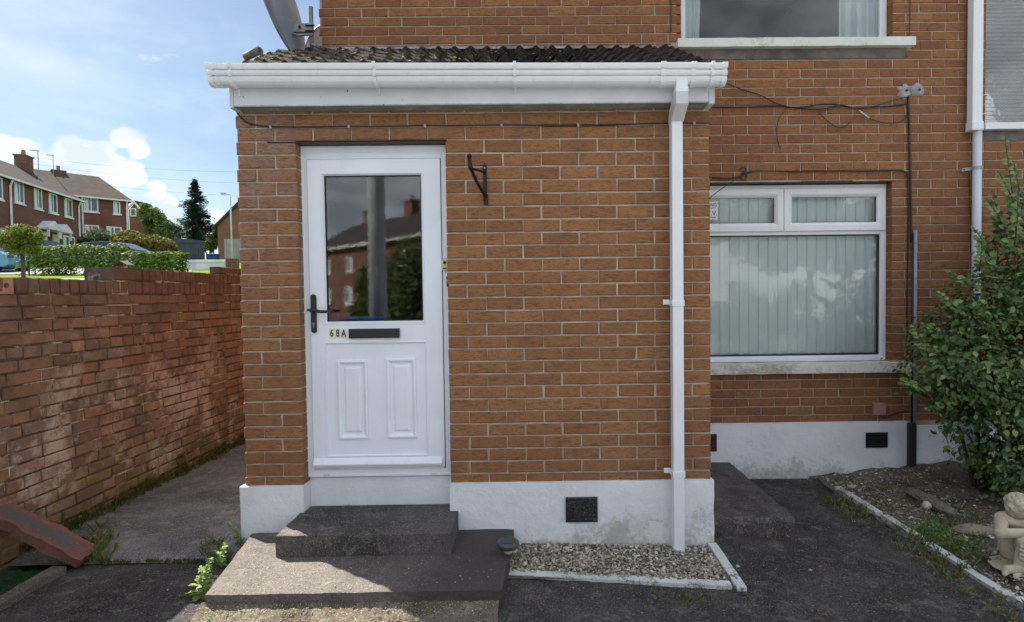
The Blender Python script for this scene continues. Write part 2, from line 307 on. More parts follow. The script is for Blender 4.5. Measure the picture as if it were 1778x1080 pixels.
def pebble_mat():
    m, nt, N, Lk, b = newmat('gravel_stone'); r = rand_tint(nt); cr = N.new('ShaderNodeValToRGB'); e = cr.color_ramp.elements
    e[0].color = (.12, .105, .09, 1); e[1].color = (.74, .70, .62, 1)
    for q, c in ((.25, (.24, .215, .18)), (.55, (.40, .365, .31)), (.85, (.50, .42, .32))): x = e.new(q); x.color = (*c, 1)
    Lk.new(r, cr.inputs[0]); c = mixc(nt, rng(nt, nz(nt, wpos(nt), 130, 4, .7), .45, .7, 0, .6), cr.outputs[0], (.06, .052, .04))
    Lk.new(c, b.inputs['Base Color']); b.inputs['Roughness'].default_value = .9; bump(nt, b, nz(nt, wpos(nt), 300, 4), .002); return m
M['pebble'] = pebble_mat()
def tile_mat():
    m, nt, N, Lk, b = newmat('roof_tile'); p = wpos(nt); r = rand_tint(nt); sx = N.new('ShaderNodeSeparateXYZ'); Lk.new(p, sx.inputs[0])
    c = mixc(nt, r, (.030, .022, .022), (.050, .038, .036))
    left = rng(nt, sx.outputs[0], .1, -1.4, .05, .72)
    f = mt(nt, 'MULTIPLY', left, rng(nt, nz(nt, p, 16, 8, .75), .42, .6))
    c = mixc(nt, f, c, (.13, .115, .07)); f = mt(nt, 'MULTIPLY', left, rng(nt, nz(nt, p, 40, 6, .7), .5, .62))
    c = mixc(nt, f, c, (.21, .18, .15))
    c = mixc(nt, rng(nt, nz(nt, p, 55, 6, .8), .62, .72, 0, .5), c, (.22, .22, .18))
    Lk.new(c, b.inputs['Base Color']); b.inputs['Roughness'].default_value = .8; b.inputs['Specular IOR Level'].default_value = .2; bump(nt, b, nz(nt, p, 90, 6, .7), .006); return m
M['tile'] = tile_mat()
def red_mat():
    m, nt, N, Lk, b = newmat('red_worn_slab'); p = wpos(nt)
    o = opos(nt); sx = N.new('ShaderNodeSeparateXYZ'); Lk.new(o, sx.inputs[0])
    n = nz(nt, p, 9, 8, .7); ab = mt(nt, 'ABSOLUTE', sx.outputs[1], 0)
    edge = rng(nt, mt(nt, 'ADD', ab, mt(nt, 'MULTIPLY', mt(nt, 'SUBTRACT', n, .5), .12)), .035, .06)
    endm = rng(nt, mt(nt, 'ADD', sx.outputs[0], mt(nt, 'MULTIPLY', n, .2)), .22, .34)
    c = mixc(nt, mt(nt, 'MAXIMUM', edge, endm), (.10, .085, .082), (.19, .080, .058))
    c = mixc(nt, rng(nt, nz(nt, p, 34, 8, .85), .48, .62, 0, .8), c, (.085, .060, .052))
    Lk.new(c, b.inputs['Base Color']); b.inputs['Roughness'].default_value = .9; bump(nt, b, nz(nt, p, 60, 6, .7), .012); return m
M['redslab'] = red_mat()
def farbrick(name, c1, c2):
    m, nt, N, Lk, b = newmat(name); o = opos(nt)
    br = N.new('ShaderNodeTexBrick'); Lk.new(scl(nt, o, (1, 1, 1)), br.inputs['Vector']); br.inputs['Scale'].default_value = 1
    tc = N.new('ShaderNodeCombineXYZ'); sx = N.new('ShaderNodeSeparateXYZ'); Lk.new(o, sx.inputs[0])
    Lk.new(mt(nt, 'ADD', sx.outputs[0], sx.outputs[1]), tc.inputs[0]); Lk.new(sx.outputs[2], tc.inputs[1]); Lk.new(tc.outputs[0], br.inputs['Vector'])
    br.inputs['Brick Width'].default_value = .225; br.inputs['Row Height'].default_value = .075; br.inputs['Mortar Size'].default_value = .008
    br.inputs['Color1'].default_value = (*c1, 1); br.inputs['Color2'].default_value = (*c2, 1); br.inputs['Mortar'].default_value = (.3, .24, .2, 1)
    c = mixc(nt, rng(nt, nz(nt, wpos(nt), .8, 5), .35, .65, 0, .4), br.outputs[0], tuple(x * .7 for x in c1))
    Lk.new(c, b.inputs['Base Color']); b.inputs['Roughness'].default_value = .95; b.inputs['Specular IOR Level'].default_value = .1; return m
M['farbrick'] = farbrick('terrace_brick', (.15, .05, .042), (.115, .04, .036))
M['farbrick2'] = farbrick('orange_terrace_brick', (.22, .095, .065), (.18, .075, .055))
def farroof(name, c1, c2):
    m, nt, N, Lk, b = newmat(name); p = wpos(nt); sx = N.new('ShaderNodeSeparateXYZ'); Lk.new(p, sx.inputs[0])
    w = mt(nt, 'FRACT', mt(nt, 'MULTIPLY', sx.outputs[2], 5.5), 0)
    c = mixc(nt, rng(nt, nz(nt, p, 1.2, 7, .7), .35, .65), c1, c2); c = mixc(nt, rng(nt, w, .8, 1.0, 0, .6), c, tuple(x * .4 for x in c1))
    Lk.new(c, b.inputs['Base Color']); b.inputs['Roughness'].default_value = .95; b.inputs['Specular IOR Level'].default_value = .05; return m
M['farroof'] = farroof('terrace_roof', (.060, .050, .045), (.085, .070, .052))
M['farroof2'] = farroof('grey_terrace_roof', (.045, .040, .043), (.06, .052, .052))
M['white'] = simple('white_paint', (.78, .79, .80), None, .5, 2, 30, 0)
M['fence_blue'] = simple('blue_grey_boards', (.065, .085, .13), (.05, .065, .10), .7, 2, 30, 0)
M['fence_grey'] = simple('grey_boards', (.30, .31, .33), None, .8, 2, 30, 0)
M['carblue'] = simple('dark_blue_car_paint', (.02, .035, .09), None, .12, 2, 30, 0, .3)
M['carlight'] = simple('light_blue_car_paint', (.14, .36, .50), None, .15, 2, 30, 0, .2)
M['carmid'] = simple('blue_car_paint', (.10, .25, .42), None, .12, 2, 30, 0, .3)
M['carglass'] = simple('car_glass', (.012, .014, .018), None, .05, 2, 30, 0)
M['tail'] = simple('red_lamp', (.45, .03, .02), None, .2, 2, 30, 0)
M['tyre'] = simple('tyre', (.02, .02, .02), None, .8, 2, 30, 0)
M['binblue'] = simple('blue_bin', (.015, .05, .22), None, .4, 2, 30, 0)
M['redflower'] = simple('red_petals', (.55, .06, .08), None, .6, 20, 30, 0)
M['pole'] = simple('grey_pole', (.52, .52, .54), (.42, .42, .44), .8, 5, 60, .002)
M['red_ink'] = simple('red_ink', (.35, .05, .05), None, .6, 2, 30, 0)
M['dark_ink'] = simple('dark_ink', (.10, .05, .09), None, .6, 2, 30, 0)
M['wirewhite'] = simple('white_wire', (.6, .58, .55), None, .5, 2, 30, 0)

# ------------------------------------------------------------------ builders
class MB:
    def __init__(s): s.v = []; s.f = []; s.r = []
    def add(s, vs, fs, r=None):
        o = len(s.v); s.v += [tuple(v) for v in vs]; s.f += [tuple(i + o for i in f) for f in fs]
        s.r += [R.random() if r is None else r] * len(vs)
    def box(s, x0, x1, y0, y1, z0, z1, r=None, mat=None):
        vs = [(x0, y0, z0), (x1, y0, z0), (x1, y1, z0), (x0, y1, z0), (x0, y0, z1), (x1, y0, z1), (x1, y1, z1), (x0, y1, z1)]
        if mat: vs = [mat @ Vector(v) for v in vs]
        s.add(vs, [(0, 3, 2, 1), (4, 5, 6, 7), (0, 1, 5, 4), (1, 2, 6, 5), (2, 3, 7, 6), (3, 0, 4, 7)], r)
    def tube(s, pts, rad, n=8, cap=True, r=0):
        pts = [Vector(p) for p in pts]; m = len(pts); rads = rad if isinstance(rad, (list, tuple)) else [rad] * m; vs = []; fs = []
        up = None
        for i, p in enumerate(pts):
            t = (pts[min(i + 1, m - 1)] - pts[max(i - 1, 0)]).normalized()
            if up is None: up = t.orthogonal().normalized()
            a = (up - t * up.dot(t)); a = a.normalized() if a.length > 1e-6 else t.orthogonal().normalized(); up = a; b = t.cross(a)
            for k in range(n):
                q = 2 * math.pi * k / n; vs.append(p + (a * math.cos(q) + b * math.sin(q)) * rads[i])
        for i in range(m - 1):
            for k in range(n): fs.append((i * n + k, i * n + (k + 1) % n, (i + 1) * n + (k + 1) % n, (i + 1) * n + k))
        if cap: fs.append(tuple(range(n))[::-1]); fs.append(tuple((m - 1) * n + k for k in range(n)))
        s.add(vs, fs, r)
    def ring(s, x0, x1, z0, z1, prof, r=0):
        """mitred rectangular frame; prof = [(inset, y), ...] from outside inwards"""
        vs = []; fs = []
        for d, y in prof: vs += [(x0 + d, y, z0 + d), (x1 - d, y, z0 + d), (x1 - d, y, z1 - d), (x0 + d, y, z1 - d)]
        for i in range(len(prof) - 1):
            for k in range(4): a, b = i * 4 + k, i * 4 + (k + 1) % 4; fs.append((a, b, b + 4, a + 4))
        s.add(vs, fs, r)
    def quad(s, a, b, c, d, r=None): s.add([a, b, c, d], [(0, 1, 2, 3)], r)
    def extrude(s, poly, axis, a, b, r=0):
        """polygon in the two other axes, extruded from a to b along axis"""
        n = len(poly)
        def P(p, t): return (t, p[0], p[1]) if axis == 0 else ((p[0], t, p[1]) if axis == 1 else (p[0], p[1], t))
        s.add([P(p, a) for p in poly] + [P(p, b) for p in poly],
              [tuple(range(n))[::-1], tuple(range(n, 2 * n))] + [(i, (i + 1) % n, n + (i + 1) % n, n + i) for i in range(n)], r)
    def mesh(s, name, mat, smooth=False):
        me = bpy.data.meshes.new(name); me.from_pydata(s.v, [], s.f); me.materials.append(mat)
        at = me.attributes.new('rnd', 'FLOAT', 'POINT'); at.data.foreach_set('value', s.r)
        if smooth: me.polygons.foreach_set('use_smooth', [True] * len(me.polygons))
        me.update()
        if smooth == 'sharp':
            me.set_sharp_from_angle(angle=math.radians(38))
        return me
    def build(s, name, mat, parent=None, smooth=False, bevel=0, **kw):
        o = bpy.data.objects.new(name, s.mesh(name, mat, smooth)); COL.objects.link(o)
        if parent: o.parent = parent
        if bevel:
            b = o.modifiers.new('bevel', 'BEVEL'); b.width = bevel; b.segments = 2; b.limit_method = 'ANGLE'; b.angle_limit = math.radians(40)
        for k, v in kw.items(): o[k] = v
        return o
def text_obj(name, cu, parent):
    tmp = bpy.data.objects.new('tmp', cu); COL.objects.link(tmp); bpy.context.view_layer.update()
    me = bpy.data.meshes.new_from_object(tmp.evaluated_get(bpy.context.evaluated_depsgraph_get())); bpy.data.objects.remove(tmp)
    o = bpy.data.objects.new(name, me); COL.objects.link(o); o.parent = parent; return o
def recalc(o):
    import bmesh
    bm = bmesh.new(); bm.from_mesh(o.data); bmesh.ops.recalc_face_normals(bm, faces=bm.faces); bm.to_mesh(o.data); bm.free(); return o
def thing(name, label, cat, loc=(0, 0, 0), rz=0, group=None):
    o = bpy.data.objects.new(name, None); COL.objects.link(o); o.location = loc; o.rotation_euler = (0, 0, rz)
    o['label'] = label; o['category'] = cat
    if group: o['group'] = group
    return o
def tag(o, label, cat, group=None):
    o['label'] = label; o['category'] = cat
    if group: o['group'] = group
    return o
def inst(name, me, loc, parent=None, rot=(0, 0, 0), sc=(1, 1, 1)):
    o = bpy.data.objects.new(name, me); COL.objects.link(o); o.location = loc; o.rotation_euler = rot; o.scale = sc
    if parent: o.parent = parent
    return o
def fbm(x, y, z=0, o=4): return mn.fractal(Vector((x, y, z)), 1.0, 2.0, o)
def rough_box(x0, x1, y0, y1, z0, z1, amp=.003, step=.06, fr=9):
    """box with gently uneven faces"""
    mb = MB(); idx = {}
    def V(x, y, z):
        k = (round(x, 4), round(y, 4), round(z, 4))
        if k not in idx:
            n = mn.noise_vector(Vector((x, y, z)) * fr) * amp + mn.noise_vector(Vector((x, y, z)) * fr * 3.1) * amp * .4
            idx[k] = len(mb.v); mb.v.append((x + n.x, y + n.y, z + n.z)); mb.r.append(0)
        return idx[k]
    def lin(a, b): n = max(1, int(round((b - a) / step))); return [a + (b - a) * i / n for i in range(n + 1)]
    X, Y, Z = lin(x0, x1), lin(y0, y1), lin(z0, z1)
    def face(f, A, B, flip):
        for i in range(len(A) - 1):
            for j in range(len(B) - 1):
                q = [f(A[i], B[j]), f(A[i + 1], B[j]), f(A[i + 1], B[j + 1]), f(A[i], B[j + 1])]
                mb.f.append(tuple(q[::-1] if flip else q))
    face(lambda a, b: V(a, y0, b), X, Z, False); face(lambda a, b: V(a, y1, b), X, Z, True)
    face(lambda a, b: V(x0, a, b), Y, Z, True); face(lambda a, b: V(x1, a, b), Y, Z, False)
    face(lambda a, b: V(a, b, z1), X, Y, False); face(lambda a, b: V(a, b, z0), X, Y, True)
    return mb

# ------------------------------------------------------------------ bricks
def brick_meshes(mat, n=7, jit=.0026, bev=.004, dep=.1, L=.215, H=.066):
    out = []
    for k in range(n):
        mb = MB(); l, h = L / 2, H / 2
        def j(a): return R.uniform(-a, a)
        back = [(-l, dep, -h), (l, dep, -h), (l, dep, h), (-l, dep, h)]
        sid = [(-l + j(jit), bev, -h + j(jit) * .6), (l + j(jit), bev, -h + j(jit) * .6), (l + j(jit), bev, h + j(jit) * .6), (-l + j(jit), bev, h + j(jit) * .6)]
        fr = [(sx * (l - bev) + j(jit), j(.001), sz * (h - bev) + j(jit) * .6) for sx, sz in ((-1, -1), (1, -1), (1, 1), (-1, 1))]
        mid = [((fr[0][0] + fr[1][0]) / 2, -.001 + j(.001), fr[0][2] + j(.0015)), ((fr[3][0] + fr[2][0]) / 2, -.001 + j(.001), fr[2][2] + j(.0015))]
        vs = back + sid + fr + mid
        fs = [(4 + a, 4 + (a + 1) % 4, (a + 1) % 4, a)[::-1] for a in range(4)]
        fs += [(8, 12, 13, 11), (12, 9, 10, 13), (4, 5, 9, 12, 8), (5, 6, 10, 9), (6, 7, 11, 13, 10), (7, 4, 8, 11), (3, 2, 1, 0)]
        mb.add(vs, fs, 0); out.append(mb.mesh('brick', mat))
    return out
def lay(parent, meshes, cells, to_world, rotz, mat, limit=300, vis=None):
    """cells: (u0,u1,z0,z1); the `limit` that show largest become brick objects, the rest one joined part"""
    seq = []
    for c in cells:
        P = to_world((c[0] + c[1]) / 2, (c[2] + c[3]) / 2); x, y, z = proj(P)
        ok = z > .3 and -40 < x < 1820 and -25 < y < 1100 and (vis is None or vis(P, x, y))
        a = (c[1] - c[0]) * (c[3] - c[2]) / (z * z) if z > .1 else 0
        seq.append(((1 if ok else 0, a), c, P))
    seq.sort(key=lambda t: t[0], reverse=True)
    rest = MB()
    for i, (k, c, P) in enumerate(seq):
        s = ((c[1] - c[0]) / .215, 1, (c[3] - c[2]) / .066)
        me = R.choice(meshes)
        if i < limit and k[0]:
            inst('brick', me, P, parent, (R.uniform(-.006, .006), 0, rotz + R.uniform(-.004, .004)), s)
        else:
            mt_ = Matrix.Translation(P) @ Matrix.Rotation(rotz, 4, 'Z') @ Matrix.Diagonal((*s, 1))
            rest.add([mt_ @ v.co for v in me.vertices], [tuple(p.vertices) for p in me.polygons])
    if rest.v: rest.build('brickwork', mat, parent, kind='stuff')
def cut(cells, ox0, ox1, oz0, oz1, mn_=.05):
    """take a rectangular opening out of the courses; bricks ending close to its sides are closed up to it"""
    out = []
    for (a, b, c, d) in cells:
        if d <= oz0 + .012 or c >= oz1 - .012: out.append((a, b, c, d)); continue
        if mn_ > 0:
            if b <= ox0 and ox0 - b < .06: b = ox0
            elif a < ox0 < b and ox0 - a <= mn_: a = ox0
            if a >= ox1 and a - ox1 < .06: a = ox1
            elif a < ox1 < b and b - ox1 <= mn_: b = ox1
            if b - a < .03: continue
        if b <= ox0 or a >= ox1: out.append((a, b, c, d)); continue
        if ox0 - a > .02: out.append((a, ox0, c, d))
        if b - ox1 > .02: out.append((ox1, b, c, d))
        ia, ib = max(a, ox0), min(b, ox1)
        if ib - ia > .02:
            if d - oz1 > .016: out.append((ia, ib, oz1 + .002, d))
            if oz0 - c > .016: out.append((ia, ib, c, oz0 - .002))
    return out
def rows_cells(zs, u0, u1, joint0, pitch=.225, par=0, g=.0085, hz=.0090):
    """zs: bed joint centres from the top down"""
    out = []
    for k in range(len(zs) - 1):
        z1, z0 = zs[k] - hz / 2, zs[k + 1] + hz / 2
        off = joint0 + (pitch / 2 if (k + par) % 2 else 0)
        n0 = math.floor((u0 - off) / pitch); u = off + n0 * pitch
        while u < u1:
            jt = R.uniform(-.004, .004)
            a, b = max(u + g / 2, u0), min(u + pitch - g / 2 + jt, u1)
            if b - a > .03: out.append((a, b, z0 + R.uniform(-.001, .001), z1 + R.uniform(-.001, .001)))
            u += pitch
    return out

# ------------------------------------------------------------------ ground
def gz(x, y):
    t = max(0, min(1, (x + .1) / 1.6)); s = max(0, min(1, (y + .6) / 2.0)); return -t * (.045 + .06 * s)
def lin(a, b, n): return [a + (b - a) * i / n for i in range(n + 1)]
def sheet(name, xs, ys, zf, mat, kind='structure', parent=None):
    mb = MB(); nx = len(xs); mb.v = [(x, y, zf(x, y)) for y in ys for x in xs]; mb.r = [0] * len(mb.v)
    mb.f = [(j * nx + i, j * nx + i + 1, (j + 1) * nx + i + 1, (j + 1) * nx + i) for j in range(len(ys) - 1) for i in range(nx - 1)]
    o = mb.build(name, mat, parent, True)
    if kind: o['kind'] = kind
    return o
def interp(t, v):
    for (a, b), (c, d) in zip(t, t[1:]):
        if v <= c: return b + (d - b) * (v - a) / (c - a)
    return t[-1][1]
def sm(a, b, x): t = max(0, min(1, (x - a) / (b - a))); return t * t * (3 - 2 * t)
HT = [(0, .1), (6, .5), (11, 1.5), (14, 1.92), (24, 2.62), (34, 3.6), (46, 4.75), (70, 6.2), (150, 10), (400, 22)]
def terr(x, y):
    w = sm(-3.2, -6, x) * sm(-9, -1, y)
    return -.3 + w * (interp(HT, max(0, y + 3.33)) + .3)
sp = [math.sinh(t / 40 * 5.2) / math.sinh(5.2) * 420 for t in range(-40, 41)]
sheet('ground', sorted(sp + [-4.5, -6, -8, -10, -12, -14, -17, -20, -24, -28, -32, -36, -40]), sorted(sp + [6, 8, 10, 12, 14, 17, 20, 24, 28, 32, 36, 40]), terr, M['grass_sheet'])
sheet('yard', lin(-2.62, 2.34, 260), lin(-2.6, 1.42, 200), lambda x, y: gz(x, y) + .008 * fbm(x * 2.3, y * 2.3) + .0045 * fbm(x * 17, y * 17, 3, 5), M['asphalt'])
sheet('side_path', lin(-3.02, -1.74, 16), lin(-.19, 7, 60), lambda x, y: .035 + .006 * fbm(x * 2, y * 2) - (.03 if y < -.18 else 0), M['path'])
sheet('pavement', lin(-60, 60, 4), [-6.4, -2.6], lambda x, y: -.012, M['paving'])  # pale unseen paving carried up close to bounce sunlight onto the facade
sheet('road', lin(-60, 60, 4), [-12.5, -6.4], lambda x, y: -.12, M['road'])
sheet('far_pavement', lin(-60, 60, 4), [-14.5, -12.5], lambda x, y: -.02, M['paving'])
def bedz(x, y):
    return -.075 + .03 * fbm(x * 3, y * 3, 2) + .09 * sm(2.55, 3.5, x) * sm(-.5, 1.3, y) + .02 * fbm(x * 11, y * 11, 5)
sheet('planting_bed', lin(2.36, 8.5, 110), lin(-3.2, 1.42, 80), bedz, M['soil'])
def turfz(x, y): return .02 + .004 * fbm(x * 5, y * 5)
sheet('turf', lin(-3.0, -2.68, 8), lin(-3.5, -.30, 40), turfz, M['turf'])
# kerbs
k = rough_box(-2.68, -2.60, -3.5, -.27, -.06, .035, .005, .07).build('lawn_kerb', M['concrete'], None, 'sharp')
tag(k, 'weathered concrete kerb edging the dark turf on the left', 'kerb')
def gravel_kerb():
    t = thing('gravel_kerb', 'white painted kerb around the gravel strip below the porch wall', 'kerb', (0, 0, 0))
    def run(nm, A, B, w, h):
        L_ = (Vector(B) - Vector(A)).length; mb = rough_box(0, L_, -w / 2, w / 2, -h, 0, .003, .05, 11)
        o = mb.build(nm, M['kerb_white'], t, 'sharp'); d = (Vector(B) - Vector(A)).normalized(); up = Vector((0, 0, 1)); y = up.cross(d).normalized(); z = d.cross(y)
        o.matrix_world = Matrix(((d.x, y.x, z.x, A[0]), (d.y, y.y, z.y, A[1]), (d.z, y.z, z.z, A[2]), (0, 0, 0, 1)))
    run('front_kerb', (-.165, -.375, .016), (1.015, -.485, -.012), .055, .12)
    run('side_kerb', (1.062, -.03, -.002), (1.058, -.525, -.012), .05, .12)
gravel_kerb()
def bed_kerb():
    t = thing('bed_kerb', 'narrow white painted kerb of broken lengths along the weedy right bed', 'kerb', (0, 0, 0))
    y = 1.0
    for i, (y0, y1, dx) in enumerate(((.50, 1.03, 0), (.10, .46, .012), (-.28, .02, .0), (-.58, -.295, -.006), (-.90, -.597, .012), (-1.6, -.92, .02), (-3.2, -1.62, .02))):
        rough_box(2.385 + dx, 2.435 + dx, y0, y1, -.12, -.045 + R.uniform(-.006, .006), .003, .05).build('kerb_length', M['kerb_white'], t, 'sharp')
bed_kerb()

# slab and steps
def steps():
    t = thing('door_step', 'blackened concrete step under the white front door', 'step', (0, 0, 0))
    rough_box(-1.41, -.463, -.345, -.022, .098, .214, .004, .05).build('tread', M['step_concrete'], t, 'sharp')
    rough_box(-1.387, -.513, -.0225, .085, .098, .2145, .002, .05).build('tread_back', M['step_concrete'], t, 'sharp')
    mb = MB(); poly = [(-1.575, -.712), (-.165, -.712), (-.13, -.022), (-1.70, -.022)]
    n = 24; vs = []
    t2 = thing('entrance_slab', 'wide low concrete slab in front of the door step, its left end sunlit', 'slab', (0, 0, 0))
    m2 = MB(); NX, NY = 34, 16
    for j in range(NY + 1):
        for i in range(NX + 1):
            u, v = i / NX, j / NY
            x0 = poly[0][0] * (1 - v) + poly[3][0] * v; x1 = poly[1][0] * (1 - v) + poly[2][0] * v
            x = x0 + (x1 - x0) * u; y = -.712 + .69 * v
            e = .004 if i in (0, NX) or j == 0 else .0
            x += .006 * fbm(y * 9, u * 3) * (1 if i in (0, NX) else 0); y += .005 * fbm(x * 9, 4) * (j == 0)
            m2.v.append((x, y, .098 - e + .0025 * fbm(x * 6, y * 6))); m2.r.append(0)
    for j in range(NY):
        for i in range(NX): a = j * (NX + 1) + i; m2.f.append((a, a + 1, a + NX + 2, a + NX + 1))
    def skirt(idx):
        b = len(m2.v)
        for k_ in idx: v = m2.v[k_]; m2.v.append((v[0], v[1], -.08)); m2.r.append(0)
        for q in range(len(idx) - 1): m2.f.append((idx[q + 1], idx[q], b + q, b + q + 1))
    skirt(list(range(NX + 1))); skirt([j * (NX + 1) for j in range(NY + 1)][::-1]); skirt([j * (NX + 1) + NX for j in range(NY + 1)])
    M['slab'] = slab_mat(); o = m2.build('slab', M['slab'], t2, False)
    # rough fillet of mortar and rubble under the front edge
    m3 = MB(); NX2 = 90
    for j in range(8):
        for i in range(NX2 + 1):
            x = -1.60 + 1.42 * i / NX2; v = j / 7; y = -.705 - .12 * v - .03 * fbm(x * 4, 3) * v
            z = (.062 - .055 * v) * (.8 + .12 * fbm(x * 5, v, 8)) + .008 * fbm(x * 40, y * 40, 1); m3.v.append((x, y, z)); m3.r.append(0)
    for j in range(7):
        for i in range(NX2): a = j * (NX2 + 1) + i; m3.f.append((a, a + NX2 + 1, a + NX2 + 2, a + 1))
    m3.build('mortar_fillet', M['fillet'], t2, False)
    t3 = thing('side_step', 'low dark concrete step against the right side of the porch', 'step', (0, 0, 0))
    rough_box(1.09, 1.675, .204, 1.395, -.16, .046, .004, .05).build('slab', M['step_concrete'], t3, True)
M['fillet'] = ground_mat('rubble_fillet', (.16, .135, .10), (.09, .07, .05), (.26, .23, .17), (.4, .38, .3), bd=.012, s2=.55)
steps()

# ------------------------------------------------------------------ porch
PORCH_Z = [2.75, 2.67, 2.59, 2.509, 2.431, 2.352, 2.271, 2.192, 2.112, 2.035, 1.957, 1.879, 1.802, 1.724, 1.647, 1.570, 1.492, 1.414, 1.338, 1.261, 1.185, 1.109, 1.034, .958, .882, .806, .731, .656, .580, .504, .429, .353]
porch = thing('brick_porch', 'flat fronted brick porch with white door, white plinth and tiled lean-to roof', 'porch', (0, 0, 0))
XL, XR = -1.745, 1.068
def build_porch():
    bm_ = brick_meshes(M['porch_brick'])
    cells = rows_cells(PORCH_Z[1:], XL, XR, XR - .1125 + .005, par=0)
    cells = [(a, b, max(c, .376), d) for a, b, c, d in cells if d > .39]
    cells = cut(cells, -1.393, -.508, 0, 2.428)
    lay(porch, bm_, cells, lambda u, z: Vector((u, 0, z)), 0, M['porch_brick'], 300)
    w = MB()  # mortar core
    w.box(XL + .006, -1.398, .006, .11, .3, 2.75, 0); w.box(-.503, XR - .006, .006, .11, .3, 2.75, 0)
    w.box(-1.398, -.503, .006, .11, 2.434, 2.75, 0)
    w.box(XL + .006, XL + .11, .11, 1.40, .3, 2.75, 0); w.box(XR - .11, XR - .006, .11, 1.40, .3, 2.75, 0)
    w.box(XL + .12, XR - .12, .11, 1.42, 2.62, 2.66, 0)
    w.build('wall', M['porch_mortar'], porch)
    li = MB(); li.box(XL + .13, XR - .13, 1.30, 1.34, .0, 2.6, 0); li.box(XL + .12, XL + .13, .12, 1.30, .0, 2.6, 0); li.box(-.2, -.19, .12, 1.30, 0, 2.6, 0); li.box(XL + .13, XR - .13, .12, 1.3, -.05, .0, 0); li.build('inner_lining', M['dimwall'], porch)
    side = MB()
    for sx in (0, 1):
        for (a, b, c, d) in rows_cells(PORCH_Z[1:], .105, 1.40, .1, par=sx):
            if d < .39: continue
            c = max(c, .376)
            if sx: side.box(XR - .1, XR, a, b, c, d)
            else: side.box(XL, XL + .1, a, b, c, d)
    side.build('side_brickwork', M['porch_brick'], porch, kind='stuff')
    L = MB(); L.box(-1.56, -.497, -.003, .1, 2.420, 2.4275, 0); L.build('lintel', M['grey_dark'], porch)
    # plinth
    P1 = rough_box(-1.765, -1.390, -.022, .12, -.2, .374, .005, .05); P1.build('plinth', M['render_porch'], porch, 'sharp')
    P2 = rough_box(-.512, 1.078, -.022, .12, -.2, .376, .005, .05)
    P2.build('plinth', M['render_porch'], porch, 'sharp')
    P3 = rough_box(-1.389, -.513, .086, .12, -.1, .392, .003, .05); P3.build('plinth', M['render_porch'], porch, 'sharp')
    P4 = MB(); P4.box(-1.765, -1.66, .12, 1.4, -.2, .374, 0); P4.box(.98, 1.078, .12, 1.4, -.2, .376, 0); P4.build('plinth', M['render_porch'], porch)
    # vent
    V = MB(); V.ring(.182, .374, .136, .286, [(0, -.026), (.0, -.034), (.010, -.036), (.014, -.0305)]); V.box(.19, .366, -.0315, -.029, .144, .278, 0)
    for k_ in range(5):
        z = .150 + k_ * .025; V.box(.194, .362, -.037, -.031, z, z + .010, 0)
        for q in range(9): V.box(.199 + q * .018, .205 + q * .018, -.035, -.031, z + .0101, z + .0249, 0)
    V.build('air_vent', M['vent'], porch)
    # fascia box
    fa = MB(); fa.box(-1.70, 1.03, -.10, -.085, 2.600, 2.735, 0)
    fa.build('fascia', M['fascia'], porch, bevel=.002)
    e = MB(); e.box(-1.722, -1.7005, -.103, 1.38, 2.594, 2.738, 0); e.build('fascia_end', M['upvc_dirty'], porch, bevel=.002)
    e = MB(); e.box(1.0305, 1.064, -.103, .9, 2.594, 2.738, 0); e.build('fascia_end', M['upvc_dirty'], porch, bevel=.002)
    so_ = MB(); so_.box(-1.70, 1.03, -.0845, -.002, 2.604, 2.612, 0); so_.build('soffit', M['fascia'], porch)
    # gutter: ogee profile (y,z) extruded
    prof = [(-.104, 2.795), (-.104, 2.712), (-.125, 2.700), (-.150, 2.697), (-.170, 2.702), (-.184, 2.714), (-.192, 2.730), (-.193, 2.737), (-.183, 2.7385), (-.183, 2.7435), (-.196, 2.745), (-.202, 2.755), (-.204, 2.766), (-.193, 2.768), (-.193, 2.7735), (-.207, 2.775), (-.211, 2.786), (-.2135, 2.797), (-.213, 2.804), (-.204, 2.806),
            (-.200, 2.795), (-.186, 2.770), (-.176, 2.738), (-.168, 2.716), (-.150, 2.708), (-.130, 2.708), (-.109, 2.720), (-.109, 2.795)]
    def gut(x0, x1, grow=0):
        g = MB(); pr = [(y - grow * (1 if y < -.106 else 0), z - grow * (1 if z < 2.77 else -.6)) for y, z in prof]
        dz = lambda x: -.0075 * (x + 1.7)
        n = len(pr)
        g.add([(x0, y, z + dz(x0)) for y, z in pr] + [(x1, y, z + dz(x1)) for y, z in pr],
              [(i, (i + 1) % n, n + (i + 1) % n, n + i) for i in range(n)] + [tuple(range(n)), tuple(range(n, 2 * n))[::-1]], 0); return g
    recalc(gut(-1.772, 1.095).build('gutter', M['upvc'], porch))
    for a, b in ((-1.792, -1.765), (-1.79 + .04, -1.79 + .058), (1.075, 1.103)):
        recalc(gut(a, b, .004).build('gutter_stop', M['upvc'], porch))
    for x in (-1.665, -.865, -.085, 1.02):
        br = gut(x - .008, x + .008, .009); br.box(x - .005, x + .005, -.107, -.101, 2.66, 2.72 - .007 * (x + 1.7), 0)
        recalc(br.build('gutter_bracket', M['upvc'], porch))
    for x in (.745, .915): recalc(gut(x - .014, x + .014, .007).build('gutter_union', M['upvc'], porch))
    recalc(gut(.757, .903, .0025).build('gutter_outlet', M['upvc'], porch))
    # downpipe
    dp = MB(); dp.box(.812, .877, -.112, -.047, -.06, 2.545, 0); d_ = dp.build('downpipe', M['upvc'], porch, bevel=.006)
    h = MB(); h.box(.818, .883, -.196, -.131, 2.575, 2.70, 0); h.box(.8145, .8865, -.1995, -.1275, 2.63, 2.655, 0)
    hd = h.build('offset_head', M['upvc'], d_, bevel=.004)
